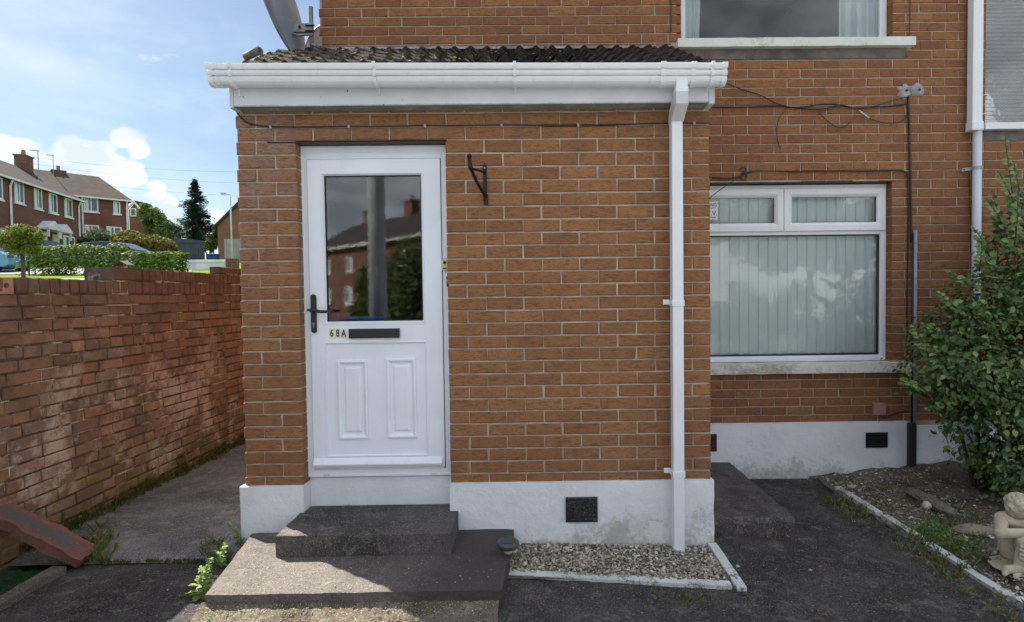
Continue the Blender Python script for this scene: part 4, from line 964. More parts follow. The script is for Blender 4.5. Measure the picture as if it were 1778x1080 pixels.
# ------------------------------------------------------------------ garden wall
def garden_wall():
    X = -3.0; t = thing('garden_wall', 'old stained red brick garden wall left of the porch, stepped along its top', 'wall', (X, 0, 0))
    ms = brick_meshes(M['garden_brick'], 10, .0045, .0075, .1)
    Y0, Y1 = -3.2, 7.0
    zs = [1.545 - .0765 * i for i in range(22)]
    cells = []
    for k in range(len(zs) - 1):
        head = (k % 5 == 4) or k == 1 and False
        z1, z0 = zs[k] - .004, zs[k + 1] + .005
        p = .1125 if head else .225; y = Y0 + (p / 2 if k % 2 else 0) + R.uniform(-.02, .02)
        while y < Y1:
            l = p if R.random() > .12 or head else p / 2
            cells.append((y + .004, y + l - .004, z0 + R.uniform(-.002, .002), z1 + R.uniform(-.002, .002))); y += l
    def stack(z, ya, yb, first=None):
        y = ya
        while y < yb: cells.append((y + .004, y + .069, z + .004, z + .098)); y += .0745
    # coping of bricks on edge, stepped up twice
    stack(1.545, Y0, .60); stack(1.545, .60, 7.0)
    y = .98; z = 1.645
    cells.append((.685, .975, z + .003, z + .085))
    stack2 = []
    while y < 7.0: stack2.append((y + .004, y + .069, z + .004, z + .098)); y += .0745
    cells += stack2
    cells.append((2.05, 2.30, 1.752, 1.815)); y = 2.31
    while y < 7: cells.append((y + .004, y + .219, 1.752, 1.815)); y += .225
    hole = min(cells, key=lambda c: abs((c[0] + c[1]) / 2 + .135) + abs(c[2] - 1.55) * 3)
    cells.remove(hole)
    def tw(u, zc): return Vector((X + R.uniform(-.003, .003), u, zc))
    # bricks face +X
    seq = []
    for c in cells:
        P = Vector((X, (c[0] + c[1]) / 2, (c[2] + c[3]) / 2)); x, yy, z_ = proj(P)
        ok = z_ > .3 and -60 < x < 425 and P.z > .0; seq.append(((1 if ok else 0, (c[1] - c[0]) * (c[3] - c[2]) / max(z_, .1) ** 3), c, P))
    seq.sort(key=lambda q: q[0], reverse=True); rest = MB()
    for i, (k, c, P) in enumerate(seq):
        s = ((c[1] - c[0]) / .215, 1, (c[3] - c[2]) / .066); me = R.choice(ms); Q = Vector((R.uniform(-.004, .004), P.y, P.z)); rot = (R.uniform(-.012, .012), R.uniform(-.006, .006), math.pi / 2 + R.uniform(-.012, .012))
        if i < 300 and k[0]: inst('brick', me, Q, t, rot, s)
        else:
            m4 = Matrix.Translation(Q) @ Matrix.Rotation(math.pi / 2, 4, 'Z') @ Matrix.Diagonal((*s, 1)); rest.add([m4 @ v.co for v in me.vertices], [tuple(p.vertices) for p in me.polygons])
    rest.build('brickwork', M['garden_brick'], t, kind='stuff')
    # perforated end brick: plate with a real round hole and two small ones
    hc = ((-.165 + -.098) / 2, 1.592); m = MB(); n = 24; r = .0165; vs = []
    hw, hh = .042, .046
    for dx in (.0, -.06):
        for i in range(n):
            q = 2 * math.pi * i / n; vs.append((dx, hc[0] + r * math.cos(q), hc[1] + r * math.sin(q)))
        for i in range(n):
            q = 2 * math.pi * i / n; c_, s_ = math.cos(q), math.sin(q); k_ = 1 / max(abs(c_), abs(s_)); vs.append((dx, hc[0] + hw * c_ * k_, hc[1] + hh * s_ * k_))
    fs = []
    for i in range(n):
        j = (i + 1) % n; fs += [(i, n + i, n + j, j), (i, j, 2 * n + j, 2 * n + i), (n + i, 3 * n + i, 3 * n + j, n + j)]
    m.add(vs, fs, 0); hb = recalc(m.build('brick', M['pale_brick'], t)); hb['label'] = 'pale perforated brick with a round hole'
    m = MB(); m.tube([(-.055, hc[0], hc[1]), (-.05, hc[0], hc[1])], .02, 12); m.build('hole_back', M['dark'], hb)
    core = MB(); core.box(-.10, -.0105, Y0, 7, -.3, 1.548, 0); core.box(-.10, -.007, -.02, 7, 1.548, 1.642, 0); core.box(-.10, -.007, Y0, -.20, 1.548, 1.642, 0); core.box(-.1, -.007, .69, 7, 1.642, 1.742, 0); core.box(-.1, -.007, 2.06, 7, 1.742, 1.81, 0)
    core.box(-.215, -.10, Y0, 7, -.3, 1.640, 0); core.box(-.215, -.10, .69, 7, 1.640, 1.742, 0); core.build('mortar_core', M['garden_mortar'], t)
    # weep pipe near the path
    p = onX(311, 797, X + .0); pm = MB(); n = 20; vs = []
    for (dx, rr) in ((-.0, .045), (.012, .045), (.012, .036), (-.05, .036)):
        for i in range(n): q = 2 * math.pi * i / n; vs.append((dx, p.y + rr * math.cos(q), p.z + rr * math.sin(q)))
    pm.add(vs, [(a * n + i, a * n + (i + 1) % n, (a + 1) * n + (i + 1) % n, (a + 1) * n + i) for a in range(3) for i in range(n)], 0); pm.build('drain_pipe', M['drain'], t)
    pm = MB(); pm.tube([(.002, p.y, p.z), (.004, p.y, p.z)], .037, 20); pm.build('drain_opening', M['dark'], t)
M['pale_brick'] = simple('pale_brick', (.40, .22, .17), (.30, .15, .11), .9, 30, 150, .003)
M['drain'] = simple('clay_drain', (.10, .045, .035), None, .8, 20, 80, .002)
garden_wall()

# ------------------------------------------------------------------ small fittings on the walls
def fittings():
    # hanging-basket bracket
    t = thing('basket_bracket', 'empty dark brown iron hanging bracket on the porch wall right of the door', 'bracket', (-.275, 0, 2.07))
    m = MB(); m.extrude([(-.010, -.005), (.010, -.005), (.010, .205), (.0, .222), (-.010, .205)], 1, -.010, 0); m.build('wall_plate', M['grey_dark'], t)
    tip = onY(815, 271, -.22) - Vector((-.275, 0, 2.07)); el = onY(817, 292, -.20) - Vector((-.275, 0, 2.07))
    m = MB(); m.tube([(0, -.008, .165), el], .0075, 8); m.build('arm', M['grey_dark'], t)
    m = MB(); m.tube([el, (el * .5 + Vector((0, -.012, .0))), (.004, -.014, .02)], [.010, .009, .012], 8); m.tube([(.004, -.012, .035), (.006, -.010, -.03)], .011, 8); m.build('brace', M['grey_dark'], t)
    m = MB(); m.tube([el, el * .4 + tip * .6, tip], [.014, .010, .009], 8); m.tube([tip + Vector((0, 0, -.012)), tip + Vector((0, 0, .0)), tip + Vector((0, 0, .012))], [.008, .015, .008], 10); m.build('hook_end', M['grey_dark'], t)
    for z in (.035, .19): q = MB(); q.tube([(0, -.010, z), (0, -.014, z)], .006, 8); q.build('screw', M['steel'], t)
    # doorbell
    t = thing('doorbell', 'small cream doorbell box with round black button at the door frame', 'doorbell', (-.532, .066, 1.66))
    m = MB(); m.box(-.020, .020, -.014, 0, 0, .068, 0); m.build('case', M['cream'], t, bevel=.003)
    m = MB(); m.tube([(0, -.014, .046), (0, -.019, .046)], .0095, 14); m.build('button', M['black'], t)
    m = MB(); m.box(-.013, .013, -.0145, -.014, .008, .015, 0); m.build('name_strip', M['dark_ink'], t)
    t = thing('door_hook', 'tiny black catch with white knob below the doorbell', 'catch', (-.515, .066, 1.56))
    m = MB(); m.box(-.008, .004, -.012, 0, 0, .062, 0); m.tube([(0, -.01, .006), (.012, -.02, .0), (.02, -.01, .008)], .003, 6); m.build('plate', M['black'], t)
    m = MB(); m.tube([(-.001, -.012, .036), (-.001, -.018, .036)], .006, 10); m.build('knob', M['white'], t)
    # cables
    def cab(name, label, pts, r=.0045, Y=None, mat='cable', cat='cable'):
        P = []
        for p in pts:
            yy = p[2] if len(p) > 2 else Y; P.append(onY(p[0], p[1], yy))
        # smooth (Catmull-Rom)
        Q = []
        for i in range(len(P) - 1):
            a, b, c, d = P[max(i - 1, 0)], P[i], P[i + 1], P[min(i + 2, len(P) - 1)]
            for s in range(5):
                u = s / 5; Q.append(.5 * ((2 * b) + (c - a) * u + (2 * a - 5 * b + 4 * c - d) * u * u + (3 * b - a - 3 * c + d) * u ** 3))
        Q.append(P[-1]); m = MB(); m.tube(Q, r, 7); o = m.build(name, M[mat], None, True); tag(o, label, cat); return o
    cab('cable', 'thin black cable clipped along the top of the porch wall under the fascia', [(409, 190, -.05), (415, 200), (428, 212), (445, 217), (475, 220), (540, 221), (610, 219.5), (660, 220), (740, 218), (790, 218.5), (875, 217), (935, 218), (1000, 217.5), (1060, 217), (1120, 215), (1165, 214), (1232, 214)], .0042, -.007)
    for (x, y, wh) in ((470, 221, 'at the left corner of the porch'), (606, 220, 'above the middle of the door'), (738, 219, 'above the right edge of the door'), (871, 218, 'just right of the hanging bracket'), (1004, 218, 'midway between bracket and downpipe'), (1205, 214.5, 'right of the white downpipe')):
        p = onY(x, y, -.01); m = MB(); m.box(-.006, .006, -.008, .008, -.009, .009, 0); o = m.build('cable_clip', M['clip']); o.location = p; tag(o, 'small pale clip holding the black cable ' + wh, 'cable clip', 'clips holding the cable on the porch wall')
    H = HY - .012
    cab('cable', 'black cable running level across the upper main wall from the porch to the sealant patches', [(1234, 186), (1290, 186), (1345, 184), (1370, 186), (1400, 185), (1425, 181), (1450, 181), (1480, 187), (1510, 186), (1545, 184), (1576, 181)], .0055, H)
    cab('cable', 'thin dark cable sagging from the gutter end down to the tangle on the main wall', [(1257, 143, 1.2), (1285, 154), (1320, 165), (1350, 180), (1380, 187), (1410, 190), (1440, 187), (1455, 182)], .004, H - .008)
    cab('cable', 'dark cable looping from the tangle up to the left sealant patch', [(1380, 186), (1420, 191), (1440, 190), (1460, 182), (1490, 189), (1520, 184), (1550, 175), (1572, 169), (1580, 166)], .0035, H - .012)
    cab('cable', 'loose cable end hanging in a curve below the tangle on the main wall', [(1366, 188), (1353, 205), (1349, 225), (1350, 243), (1355, 258)], .0032, H - .005)
    cab('cable', 'short dark cable drooping in a hook below the middle of the tangle', [(1422, 196), (1435, 208), (1450, 219), (1463, 221), (1472, 216), (1478, 210)], .0032, H - .005)
    cab('cable', 'white bared length of cable at the right of the tangle', [(1492, 192), (1500, 198), (1509, 205)], .006, H - .012, 'wirewhite')
    cab('cable', 'dark cable sagging from the white bared length to the vertical cables', [(1509, 205), (1525, 211), (1545, 214), (1562, 212), (1572, 205), (1576, 197)], .0038, H - .008)
    cab('cable', 'thick black vertical cable from the sealant patch down into the grey conduit', [(1577, 168), (1579, 230), (1581, 320), (1582, 400), (1582, 420)], .009, H - .002)
    cab('cable', 'black cable running level over the lower window and down the wall beside it', [(1236, 308), (1262, 310), (1282, 307), (1296, 300), (1320, 297), (1380, 298), (1440, 297), (1500, 297), (1560, 296), (1571, 299), (1576, 312), (1577, 400), (1575, 520), (1575, 640)], .0052, H)
    cab('cable', 'short dark cable slanting down behind the porch corner above the lower window', [(1300, 299), (1270, 316), (1250, 330), (1232, 344)], .0035, H - .03)
    cab('cable', 'thin brown cable on the wall between the two upper windows', [(1580, -20), (1580, 30), (1578.5, 66)], .004, H)
    cab('cable', 'thin dark cable on the wall left of the upper window', [(1165.5, -20), (1165, 57)], .004, H)
    cab('cable', 'thin black cable down the wall beside the round downpipe', [(1683, 300), (1685, 400), (1687, 480)], .004, H)
    # curly 3-shaped hook
    pts = [(1285, 294), (1289, 291), (1294, 292), (1295, 297), (1291, 300), (1289, 300.5), (1294, 302), (1296.5, 307), (1293, 312), (1287, 311), (1286, 308)]
    cab('wall_hook', 'black curly hook shaped like a figure 3 above the lower window', pts, .0055, H - .01, 'black', 'hook')
    # foam patches
    for (x, y, r, lab) in ((1571, 158, .062, 'rough grey sealant patch with a hole where cables enter the wall, left one'), (1593, 156.5, .056, 'lilac tinted sealant patch with a hole, right of the grey one')):
        p = onY(x, y, HY - .003); m = MB(); n = 22; vs = [(0, -.012, 0)]
        for rr, dy in ((.22, -.006), (.4, -.012), (.8, -.007), (1, .002)):
            for i in range(n):
                q = 2 * math.pi * i / n; k_ = r * rr * (1 + .55 * mn.noise(Vector((math.cos(q) * 1.5 + x, math.sin(q) * 1.5, 0)))); vs.append((k_ * math.cos(q) * 1.05, dy, k_ * math.sin(q)))
        fs = [(0, 1 + i, 1 + (i + 1) % n) for i in range(n)]
        for a in range(3): fs += [(1 + a * n + i, 1 + (a + 1) * n + i, 1 + (a + 1) * n + (i + 1) % n, 1 + a * n + (i + 1) % n) for i in range(n)]
        t = thing('sealant_patch', lab, 'sealant', p); m.add(vs, fs, 0); recalc(m.build('sealant', M['foam'] if x < 1580 else M['foam2'], t, True))
        h = MB(); h.tube([(.008, -.013, 0), (.008, -.018, 0)], .009, 10); h.build('hole', M['dark'], t)
    # conduit and black pipe
    t = thing('cable_conduit', 'grey plastic conduit pipe beside the lower window', 'conduit', (onY(1584, 500, HY).x, HY - .03, .85))
    zt, zb = onY(1584, 400, HY - .03).z - .85, onY(1584, 735, HY - .03).z - .85
    m = MB(); m.tube([(0, 0, zb), (0, 0, zt)], .0165, 14); m.build('pipe', M['grey_plastic'], t, True)
    q = MB(); q.tube([(-.020, -.004, zb), (-.020, -.006, zt - .02)], .008, 8); q.build('strapped_cable', M['cable'], t, True)
    for z in (.25, .75, 1.05): q = MB(); q.tube([(0, 0, z), (0, 0, z + .012)], .0178, 14); q.build('clip', M['grey_plastic'], t)
    a = onY(1576, 780, HY - .04); b = onY(1588, 780, HY - .04)
    m = MB(); m.box(a.x, b.x, HY - .07, HY - .02, -.12, onY(1582, 735, HY - .05).z, 0); o = m.build('black_pipe', M['black'], None, bevel=.008); tag(o, 'square black pipe at the right end of the white plinth', 'pipe')
    a = onY(1517, 700, HY - .03); b = onY(1538, 721, HY - .03)
    t = thing('junction_box', 'small faded pink junction box low on the main wall under the window', 'junction box', (a.x, HY, b.z))
    m = MB(); m.box(0, b.x - a.x, -.035, -.001, 0, a.z - b.z, 0); m.build('case', M['pink'], t, bevel=.004)
    q = MB(); q.tube([((b.x - a.x) * .55, -.036, .045), ((b.x - a.x) * .55, -.040, .045)], .016, 12); q.build('knockout', M['pink'], t)
    cab('cable', 'thick black cable running from the pink junction box to the conduit', [(1527, 721, HY - .02), (1534, 724), (1545, 721), (1560, 717), (1576, 714)], .008, HY - .03)
M['foam2'] = simple('lilac_sealant', (.36, .32, .36), (.27, .23, .27), .9, 18, 60, .006)
fittings()

def dishes():
    def dish(center, n, D, name, label, mat):
        t = thing(name, label, 'satellite dish', center)
        n = n.normalized(); a = n.cross(Vector((0, 0, 1))).normalized(); b = a.cross(n)
        m = MB(); K = 36; vs = []; rings = [(0, 0), (.3, .008), (.55, .028), (.8, .062), (1, .1)]
        for lay_ in (0, -.006):
            for rr, dz in rings:
                for i in range(K): q = 2 * math.pi * i / K; vs.append(a * (math.cos(q) * rr * D / 2) + b * (math.sin(q) * rr * D / 2 * 1.08) + n * (dz * D * .9 + lay_))
        fs = []; NR = len(rings)
        for l in (0, 1):
            for r_ in range(NR - 1):
                for i in range(K): j = (i + 1) % K; o = l * NR * K; fs.append((o + r_ * K + i, o + r_ * K + j, o + (r_ + 1) * K + j, o + (r_ + 1) * K + i))
        for i in range(K): j = (i + 1) % K; fs.append(((NR - 1) * K + i, (NR - 1) * K + j, (2 * NR - 1) * K + j, (2 * NR - 1) * K + i))
        m.add(vs, fs, 0); m.build('reflector', mat, t, True); 
        m = MB(); rim = [a * (math.cos(2 * math.pi * i / K) * D / 2) + b * (math.sin(2 * math.pi * i / K) * D / 2 * 1.08) + n * (.1 * D * .9) for i in range(K + 1)]; m.tube(rim, .007, 6, False); m.build('rim', M['steel'], t, True)
        return t, n, a, b
    c = onY(502, -2, 1.2)
    t, n, a, b = dish(c, Vector((-.92, .0, -.20)), .80, 'satellite_dish', 'large grey satellite dish seen from behind above the left end of the porch roof', M['dish'])
    P = Vector((onY(540, 20, 1.22).x, 1.22, 0)); zt = onY(540, 12, 1.22).z; zb = onY(540, 85, 1.22).z
    m = MB(); m.tube([P - c + Vector((0, 0, zb)), P - c + Vector((0, 0, zt))], .016, 12); m.build('mast', M['steel'], t, True)
    z = onY(530, 52, 1.22).z; w = P.x - c.x
    m = MB(); m.box(-.01, w + .02, -.022, .022, z - c.z - .035, z - c.z + .035, 0); m.build('clamp', M['steel'], t, bevel=.003)
    for dz in (-.03, .012): q = MB(); q.tube([(w - .03, -.03, z - c.z + dz), (w + .045, -.03, z - c.z + dz)], .006, 6); q.build('bolt', M['grey_dark'], t)
    q = MB(); q.tube([(w * .55, -.026, z - c.z), (w * .55, -.034, z - c.z)], .011, 10); q.build('bolt', M['grey_dark'], t)
    q = MB(); q.tube([(.0, -.03, z - c.z + .02), (.02, -.035, z - c.z - .05), (.07, -.035, z - c.z - .065), (w + .03, -.03, z - c.z - .06)], .010, 8); q.build('strut', M['steel'], t, True)
    q = MB(); q.tube([(w, .0, zb - c.z + .03), (w + .05, .15, zb - c.z + .05)], .014, 8); q.build('wall_arm', M['steel'], t, True)
    c2 = onY(567, 83, 1.62); dish(c2, Vector((-.3, -.9, .2)), .40, 'satellite_dish', 'small pinkish dish half hidden behind the house corner above the porch roof', M['pinkdish'])
dishes()

# ------------------------------------------------------------------ yard things
def stones(pts, smin, smax, flat=.7):
    m = MB()
    for (x, y, z) in pts:
        s = R.uniform(smin, smax); q = Matrix.Rotation(R.random() * 6.3, 3, 'Z') @ Matrix.Rotation(R.random() * 1.2, 3, 'X')
        sx, sy, sz = s * R.uniform(.7, 1.3), s * R.uniform(.6, 1), s * R.uniform(.45, .8) * flat
        vs = []
        for a, b, c in ((1, 0, 0), (-1, 0, 0), (0, 1, 0), (0, -1, 0), (0, 0, 1), (0, 0, -1), (.6, .6, .55), (-.6, .6, .5), (-.55, -.6, .55), (.6, -.55, .5)):
            v = q @ Vector((a * sx, b * sy, c * sz)) * R.uniform(.85, 1.12); vs.append((x + v.x, y + v.y, z + v.z))
        m.add(vs, [(0, 6, 4, 9), (6, 2, 7, 4), (4, 7, 1, 8), (4, 8, 3, 9), (0, 2, 6), (2, 1, 7), (1, 3, 8), (3, 0, 9), (0, 5, 2), (2, 5, 1), (1, 5, 3), (3, 5, 0)])
    return m
def gravel():
    sheet('gravel_base', lin(-.165, 1.04, 12), lin(-.44, -.02, 6), lambda x, y: .009 + gz(x, y) * .8, M['soil'])
    pts = []
    for _ in range(4200):
        x = R.uniform(-.15, 1.03); y = R.uniform(-.375 - .075 * (x + .16), -.03)
        z = .003 + gz(x, y) * .8 + R.uniform(0, .016) + .008 * fbm(x * 5, y * 5)
        pts.append((x, y, z))
    stones(pts, .006, .0135).build('gravel', M['pebble'], None, kind='stuff', label='grey and cream gravel in the strip below the porch wall')
    pts = []
    for _ in range(2600):
        x = R.uniform(-2.5, 2.3); y = R.uniform(-2.2, 1.2) if x > 1.15 else R.uniform(-2.2, -.75 if x < -.1 else -.5); pts.append((x, y, gz(x, y) + .008 * fbm(x * 2.3, y * 2.3) + .001))
    for _ in range(90): x = R.uniform(-2.4, -1.7); pts.append((x, R.uniform(-.9, -.2), .004))
    for _ in range(900): x = R.uniform(-1.6, -.2); q = abs(R.gauss(0, .6)); pts.append((x, -.72 - .11 * q, max(.006, .048 - .045 * q)))
    for _ in range(240): x = R.uniform(-1.5, -.2); pts.append((x, R.uniform(-.69, -.37), .100))
    stones(pts, .0009, .0042).build('stone_chips', M['pebble'], None, kind='stuff', label='loose stone chips on the yard and slab')
    pts = []
    for _ in range(4200):
        x = 2.40 + abs(R.gauss(0, .42)); y = R.uniform(-1.2, 1.36); pts.append((x, y, bedz(x, y) + .003))
    stones(pts, .003, .013).build('bed_stones', M['pebble'], None, kind='stuff', label='small stones scattered over the planting bed')
gravel()
def one_stone(p, s, mat, name, label, cat, fl=.6, grp=None, seed=0):
    m = MB(); n = 10; vs = []
    for j in range(7):
        th = math.pi * j / 6
        for i in range(n):
            ph = 2 * math.pi * i / n; d = Vector((math.sin(th) * math.cos(ph), math.sin(th) * math.sin(ph), math.cos(th)))
            k_ = 1 + .35 * mn.noise(d * 1.4 + Vector((seed * 3.1, 0, 0))); vs.append((d.x * s[0] * k_, d.y * s[1] * k_, d.z * s[2] * k_))
    m.add(vs, [(j * n + i, (j + 1) * n + i, (j + 1) * n + (i + 1) % n, j * n + (i + 1) % n) for j in range(6) for i in range(n)], 0)
    o = m.build(name, mat, None, False); o.location = p; tag(o, label, cat, grp); return o
M['rock'] = ground_mat('grey_rock', (.20, .18, .15), (.13, .115, .10), (.26, .25, .22), bd=.01)
M['palerock'] = simple('pale_rock', (.48, .45, .40), (.36, .33, .28), .9, 20, 90, .004)
def rocks():
    p = onZ(1620, 890, -.04); one_stone(onZ(1612, 868, -.02), (.065, .26, .035), M['rock'], 'rock', 'long low grey rock at the back of the weedy bed beside the black pipe', 'rock', seed=2)
    one_stone(onZ(1690, 920, -.04), (.13, .075, .028), M['palebrown'], 'rock', 'flat pale brown rock in the bed beside the statue', 'rock', seed=5)
    one_stone(onZ(1609, 877, .02), (.032, .03, .022), M['palerock'], 'rock', 'rounded pale stone lying on the long grey rock', 'rock', seed=6)
    one_stone(onZ(1478, 846, -.07), (.03, .025, .018), M['palerock'], 'rock', 'pale stone where the bed kerb meets the plinth', 'rock', seed=7)
    one_stone(onZ(1673, 935, -.06), (.03, .028, .02), M['palerock'], 'rock', 'small pale stone in the weeds left of the statue', 'rock', seed=8)
    one_stone(onZ(831, 1046, .01), (.012, .011, .008), M['palerock'], 'pebble', 'round white pebble in front of the slab right corner', 'pebble', seed=9)
    one_stone(onZ(1407, 990, -.05), (.010, .008, .006), M['palerock'], 'pebble', 'white pebble on the dark yard between gravel kerb and bed', 'pebble', seed=10)
    one_stone(onZ(1281, 983, -.03), (.011, .009, .006), M['palerock'], 'pebble', 'white pebble beside the side kerb of the gravel strip', 'pebble', seed=11)
    one_stone(onZ(1093, 972, -.02), (.014, .012, .009), M['tanrock'], 'pebble', 'tan pebble in the middle of the gravel strip', 'pebble', seed=12)
    one_stone(onZ(1207, 968, -.03), (.035, .025, .018), M['rock'], 'rock', 'grey stone beside the foot of the white downpipe', 'rock', seed=13)
M['palebrown'] = simple('brown_flat_rock', (.26, .21, .16), (.20, .16, .12), .9, 12, 70, .004)
M['tanrock'] = simple('tan_rock', (.50, .38, .25), None, .9, 20, 90, .002)
rocks()
def solar():
    p = onZ(882, 985, 0.0); p.x, p.y = -.150, -.36
    t = thing('solar_light', 'low dark grey solar path light at the right corner of the slab', 'solar light', (p.x, p.y, -.02))
    m = MB(); m.tube([(0, 0, .160), (0, 0, .172), (0, 0, .190), (0, 0, .197)], [.050, .059, .059, .050], 28); m.build('cap', M['solar'], t, True)
    m = MB(); m.tube([(0, 0, .197), (0, 0, .199)], .040, 24); m.build('solar_panel', M['carglass'], t)
    m = MB(); m.tube([(0, 0, .13), (0, 0, .16)], [.022, .034], 16); m.build('lens', M['cream'], t, True)
    m = MB(); m.tube([(0, 0, 0), (0, 0, .13)], .008, 8); m.build('stake', M['black'], t, True)
M['solar'] = simple('grey_plastic_cap', (.075, .068, .080), None, .4, 6, 50, 0)
solar()
def redslab():
    t = rough_box(-.27, .27, -.082, .082, -.024, .026, .012, .02, 13).build('broken_coping', M['redslab'], None, 'sharp')
    A = Vector((-2.565, -.185, .045)); B = Vector((-2.985, -.235, .325)); c = (A + B) / 2; d = (A - B).normalized()
    up = Vector((0, 0, 1)); y = up.cross(d).normalized(); z = d.cross(y)
    t.matrix_world = Matrix(((d.x, y.x, z.x, c.x), (d.y, y.y, z.y, c.y), (d.z, y.z, z.z, c.z), (0, 0, 0, 1)))
    tag(t, 'broken red coping slab with worn grey face leaning at the foot of the garden wall', 'slab')
redslab()

# ------------------------------------------------------------------ statue
def statue():
    m = MB()
    def cap(a, b, ra, rb, n=10):
        a, b = Vector(a), Vector(b); k_ = 6; pts = []; rad = []
        d = (b - a).normalized()
        for s in (-.95, -.6, -.2): pts.append(a + d * (s * ra)); rad.append(ra * math.sqrt(max(.05, 1 - s * s)))
        for s in (.0, .5, 1): pts.append(a.lerp(b, s)); rad.append(ra + (rb - ra) * s)
        for s in (.2, .6, .95): pts.append(b + d * (s * rb)); rad.append(rb * math.sqrt(max(.05, 1 - s * s)))
        m.tube(pts, rad, 14)
    def ell(c, r, rot=(0, 0, 0), n=14):
        q = Matrix.Rotation(rot[2], 3, 'Z') @ Matrix.Rotation(rot[1], 3, 'Y') @ Matrix.Rotation(rot[0], 3, 'X'); vs = []
        J = 9
        for j in range(J + 1):
            th = math.pi * j / J
            for i in range(n):
                ph = 2 * math.pi * i / n; v = q @ Vector((r[0] * math.sin(th) * math.cos(ph), r[1] * math.sin(th) * math.sin(ph), r[2] * math.cos(th))); vs.append(Vector(c) + v)
        m.add(vs, [(j * n + i, (j + 1) * n + i, (j + 1) * n + (i + 1) % n, j * n + (i + 1) % n) for j in range(J) for i in range(n)], 0)
    # local frame: x right in the picture, -y towards the camera, z up; origin at the base centre
    ell((.155, .03, .10), (.12, .10, .11)); cap((.16, .04, .10), (.125, .03, .245), .085, .07)          # hips and torso
    ell((.085, .00, .262), (.105, .065, .045), (0, .15, 0))                                             # shoulders
    cap((.10, .01, .27), (.085, -.02, .325), .035, .035)                                                # neck
    ell((.080, -.035, .352), (.066, .062, .068), (0, .5, 0))                                            # head, bowed to the right
    ell((.128, -.080, .318), (.026, .022, .030), (0, .5, .3)); ell((.142, -.092, .322), (.012, .010, .012)) # face and nose
    for i in range(90):                                                                                 # curls
        th = R.uniform(0, 1.9); ph = R.uniform(0, 6.28); d = Vector((math.sin(th) * math.cos(ph), math.sin(th) * math.sin(ph), math.cos(th)))
        if d.x > .25 and d.y < .1 and d.z < .75: continue
        ell((.078 + d.x * .062, -.032 + d.y * .058, .355 + d.z * .062), (.012, .012, .010), (R.random() * 3, R.random() * 3, 0), 8)
    cap((.005, -.01, .262), (-.048, -.075, .218), .034, .030); cap((-.048, -.075, .218), (.10, -.135, .248), .029, .021)   # arm folded on the knee
    cap((.17, -.02, .262), (.20, -.09, .20), .034, .028); cap((.20, -.09, .20), (.075, -.145, .243), .027, .020)
    for i in range(4): cap((.10 + i * .006, -.142 - i * .004, .252 - i * .011), (.145 + i * .004, -.152, .246 - i * .012), .008, .006)  # fingers
    cap((.15, .0, .10), (.055, -.115, .190), .062, .048)                                                # thigh
    cap((.055, -.115, .180), (.028, -.105, .050), .040, .027); cap((.028, -.108, .026), (-.018, -.145, .014), .020, .014)  # shin and foot
    ell((.055, -.12, .195), (.050, .046, .040))
    for k_, (z, r_) in enumerate(((.178, .052), (.160, .055), (.142, .057), (.126, .058))):             # folds of the short robe over the knee
        pts = []; 
        for i in range(9): a = -2.6 + i * .42; pts.append((.053 + r_ * math.cos(a), -.108 + r_ * .92 * math.sin(a), z - .014 * math.sin((i / 8) * math.pi) - .004 * k_))
        m.tube(pts, .0085, 8)
    cap((.20, .02, .10), (.13, -.12, .055), .058, .036); cap((.13, -.12, .05), (-.04, -.115, .040), .032, .022); cap((-.04, -.115, .034), (-.068, -.13, .020), .018, .012)
    for k_ in range(9):                                                                                 # hanging skirt pleats
        x = .075 + k_ * .022; cap((x, -.118 + .004 * k_, .092 - .002 * k_), (x + .006, -.132 + .003 * k_, .010), .012, .016)
    for z in (.110, .095): m.tube([(.09, -.105, z), (.14, -.125, z - .004), (.20, -.115, z), (.26, -.06, z + .005)], .010, 8)
    ell((.12, -.02, .010), (.17, .14, .022))
    o = m.build('cherub_statue', M['stone_statue'], None, True)
    rm = o.modifiers.new('remesh', 'REMESH'); rm.mode = 'VOXEL'; rm.voxel_size = .0040; rm.use_smooth_shade = True
    s = o.modifiers.new('smooth', 'SMOOTH'); s.iterations = 1; s.factor = .5
    o.location = (2.575, -.30, -.04); o.rotation_euler = (0, 0, -.05); o.scale = (.98, .98, 1.0)
    tag(o, 'cream stone cherub statue sitting with its head on its folded arms at the bed kerb', 'statue')
statue()

# ------------------------------------------------------------------ vegetation
def leaf(m, P, n, up_, L_, w, r=None, fold=.25):
    """ovate leaf, six points, folded along the midrib"""
    n = n.normalized(); a = up_ - n * up_.dot(n); a = a.normalized() if a.length > 1e-4 else n.orthogonal().normalized(); b = n.cross(a)
    vs = [P, P + a * (L_ * .33) + b * w + n * (fold * w), P + a * (L_ * .72) + b * (w * .75) + n * (fold * w * .6), P + a * L_ - n * (L_ * .12),
          P + a * (L_ * .72) - b * (w * .75) + n * (fold * w * .6), P + a * (L_ * .33) - b * w + n * (fold * w), P + a * (L_ * .4), ]
    m.add(vs, [(0, 1, 6), (1, 2, 6), (2, 3, 6), (3, 4, 6), (4, 5, 6), (5, 0, 6)], r)
def rvec(): 
    while True:
        v = Vector((R.uniform(-1, 1), R.uniform(-1, 1), R.uniform(-1, 1)))
        if .05 < v.length < 1: return v.normalized()
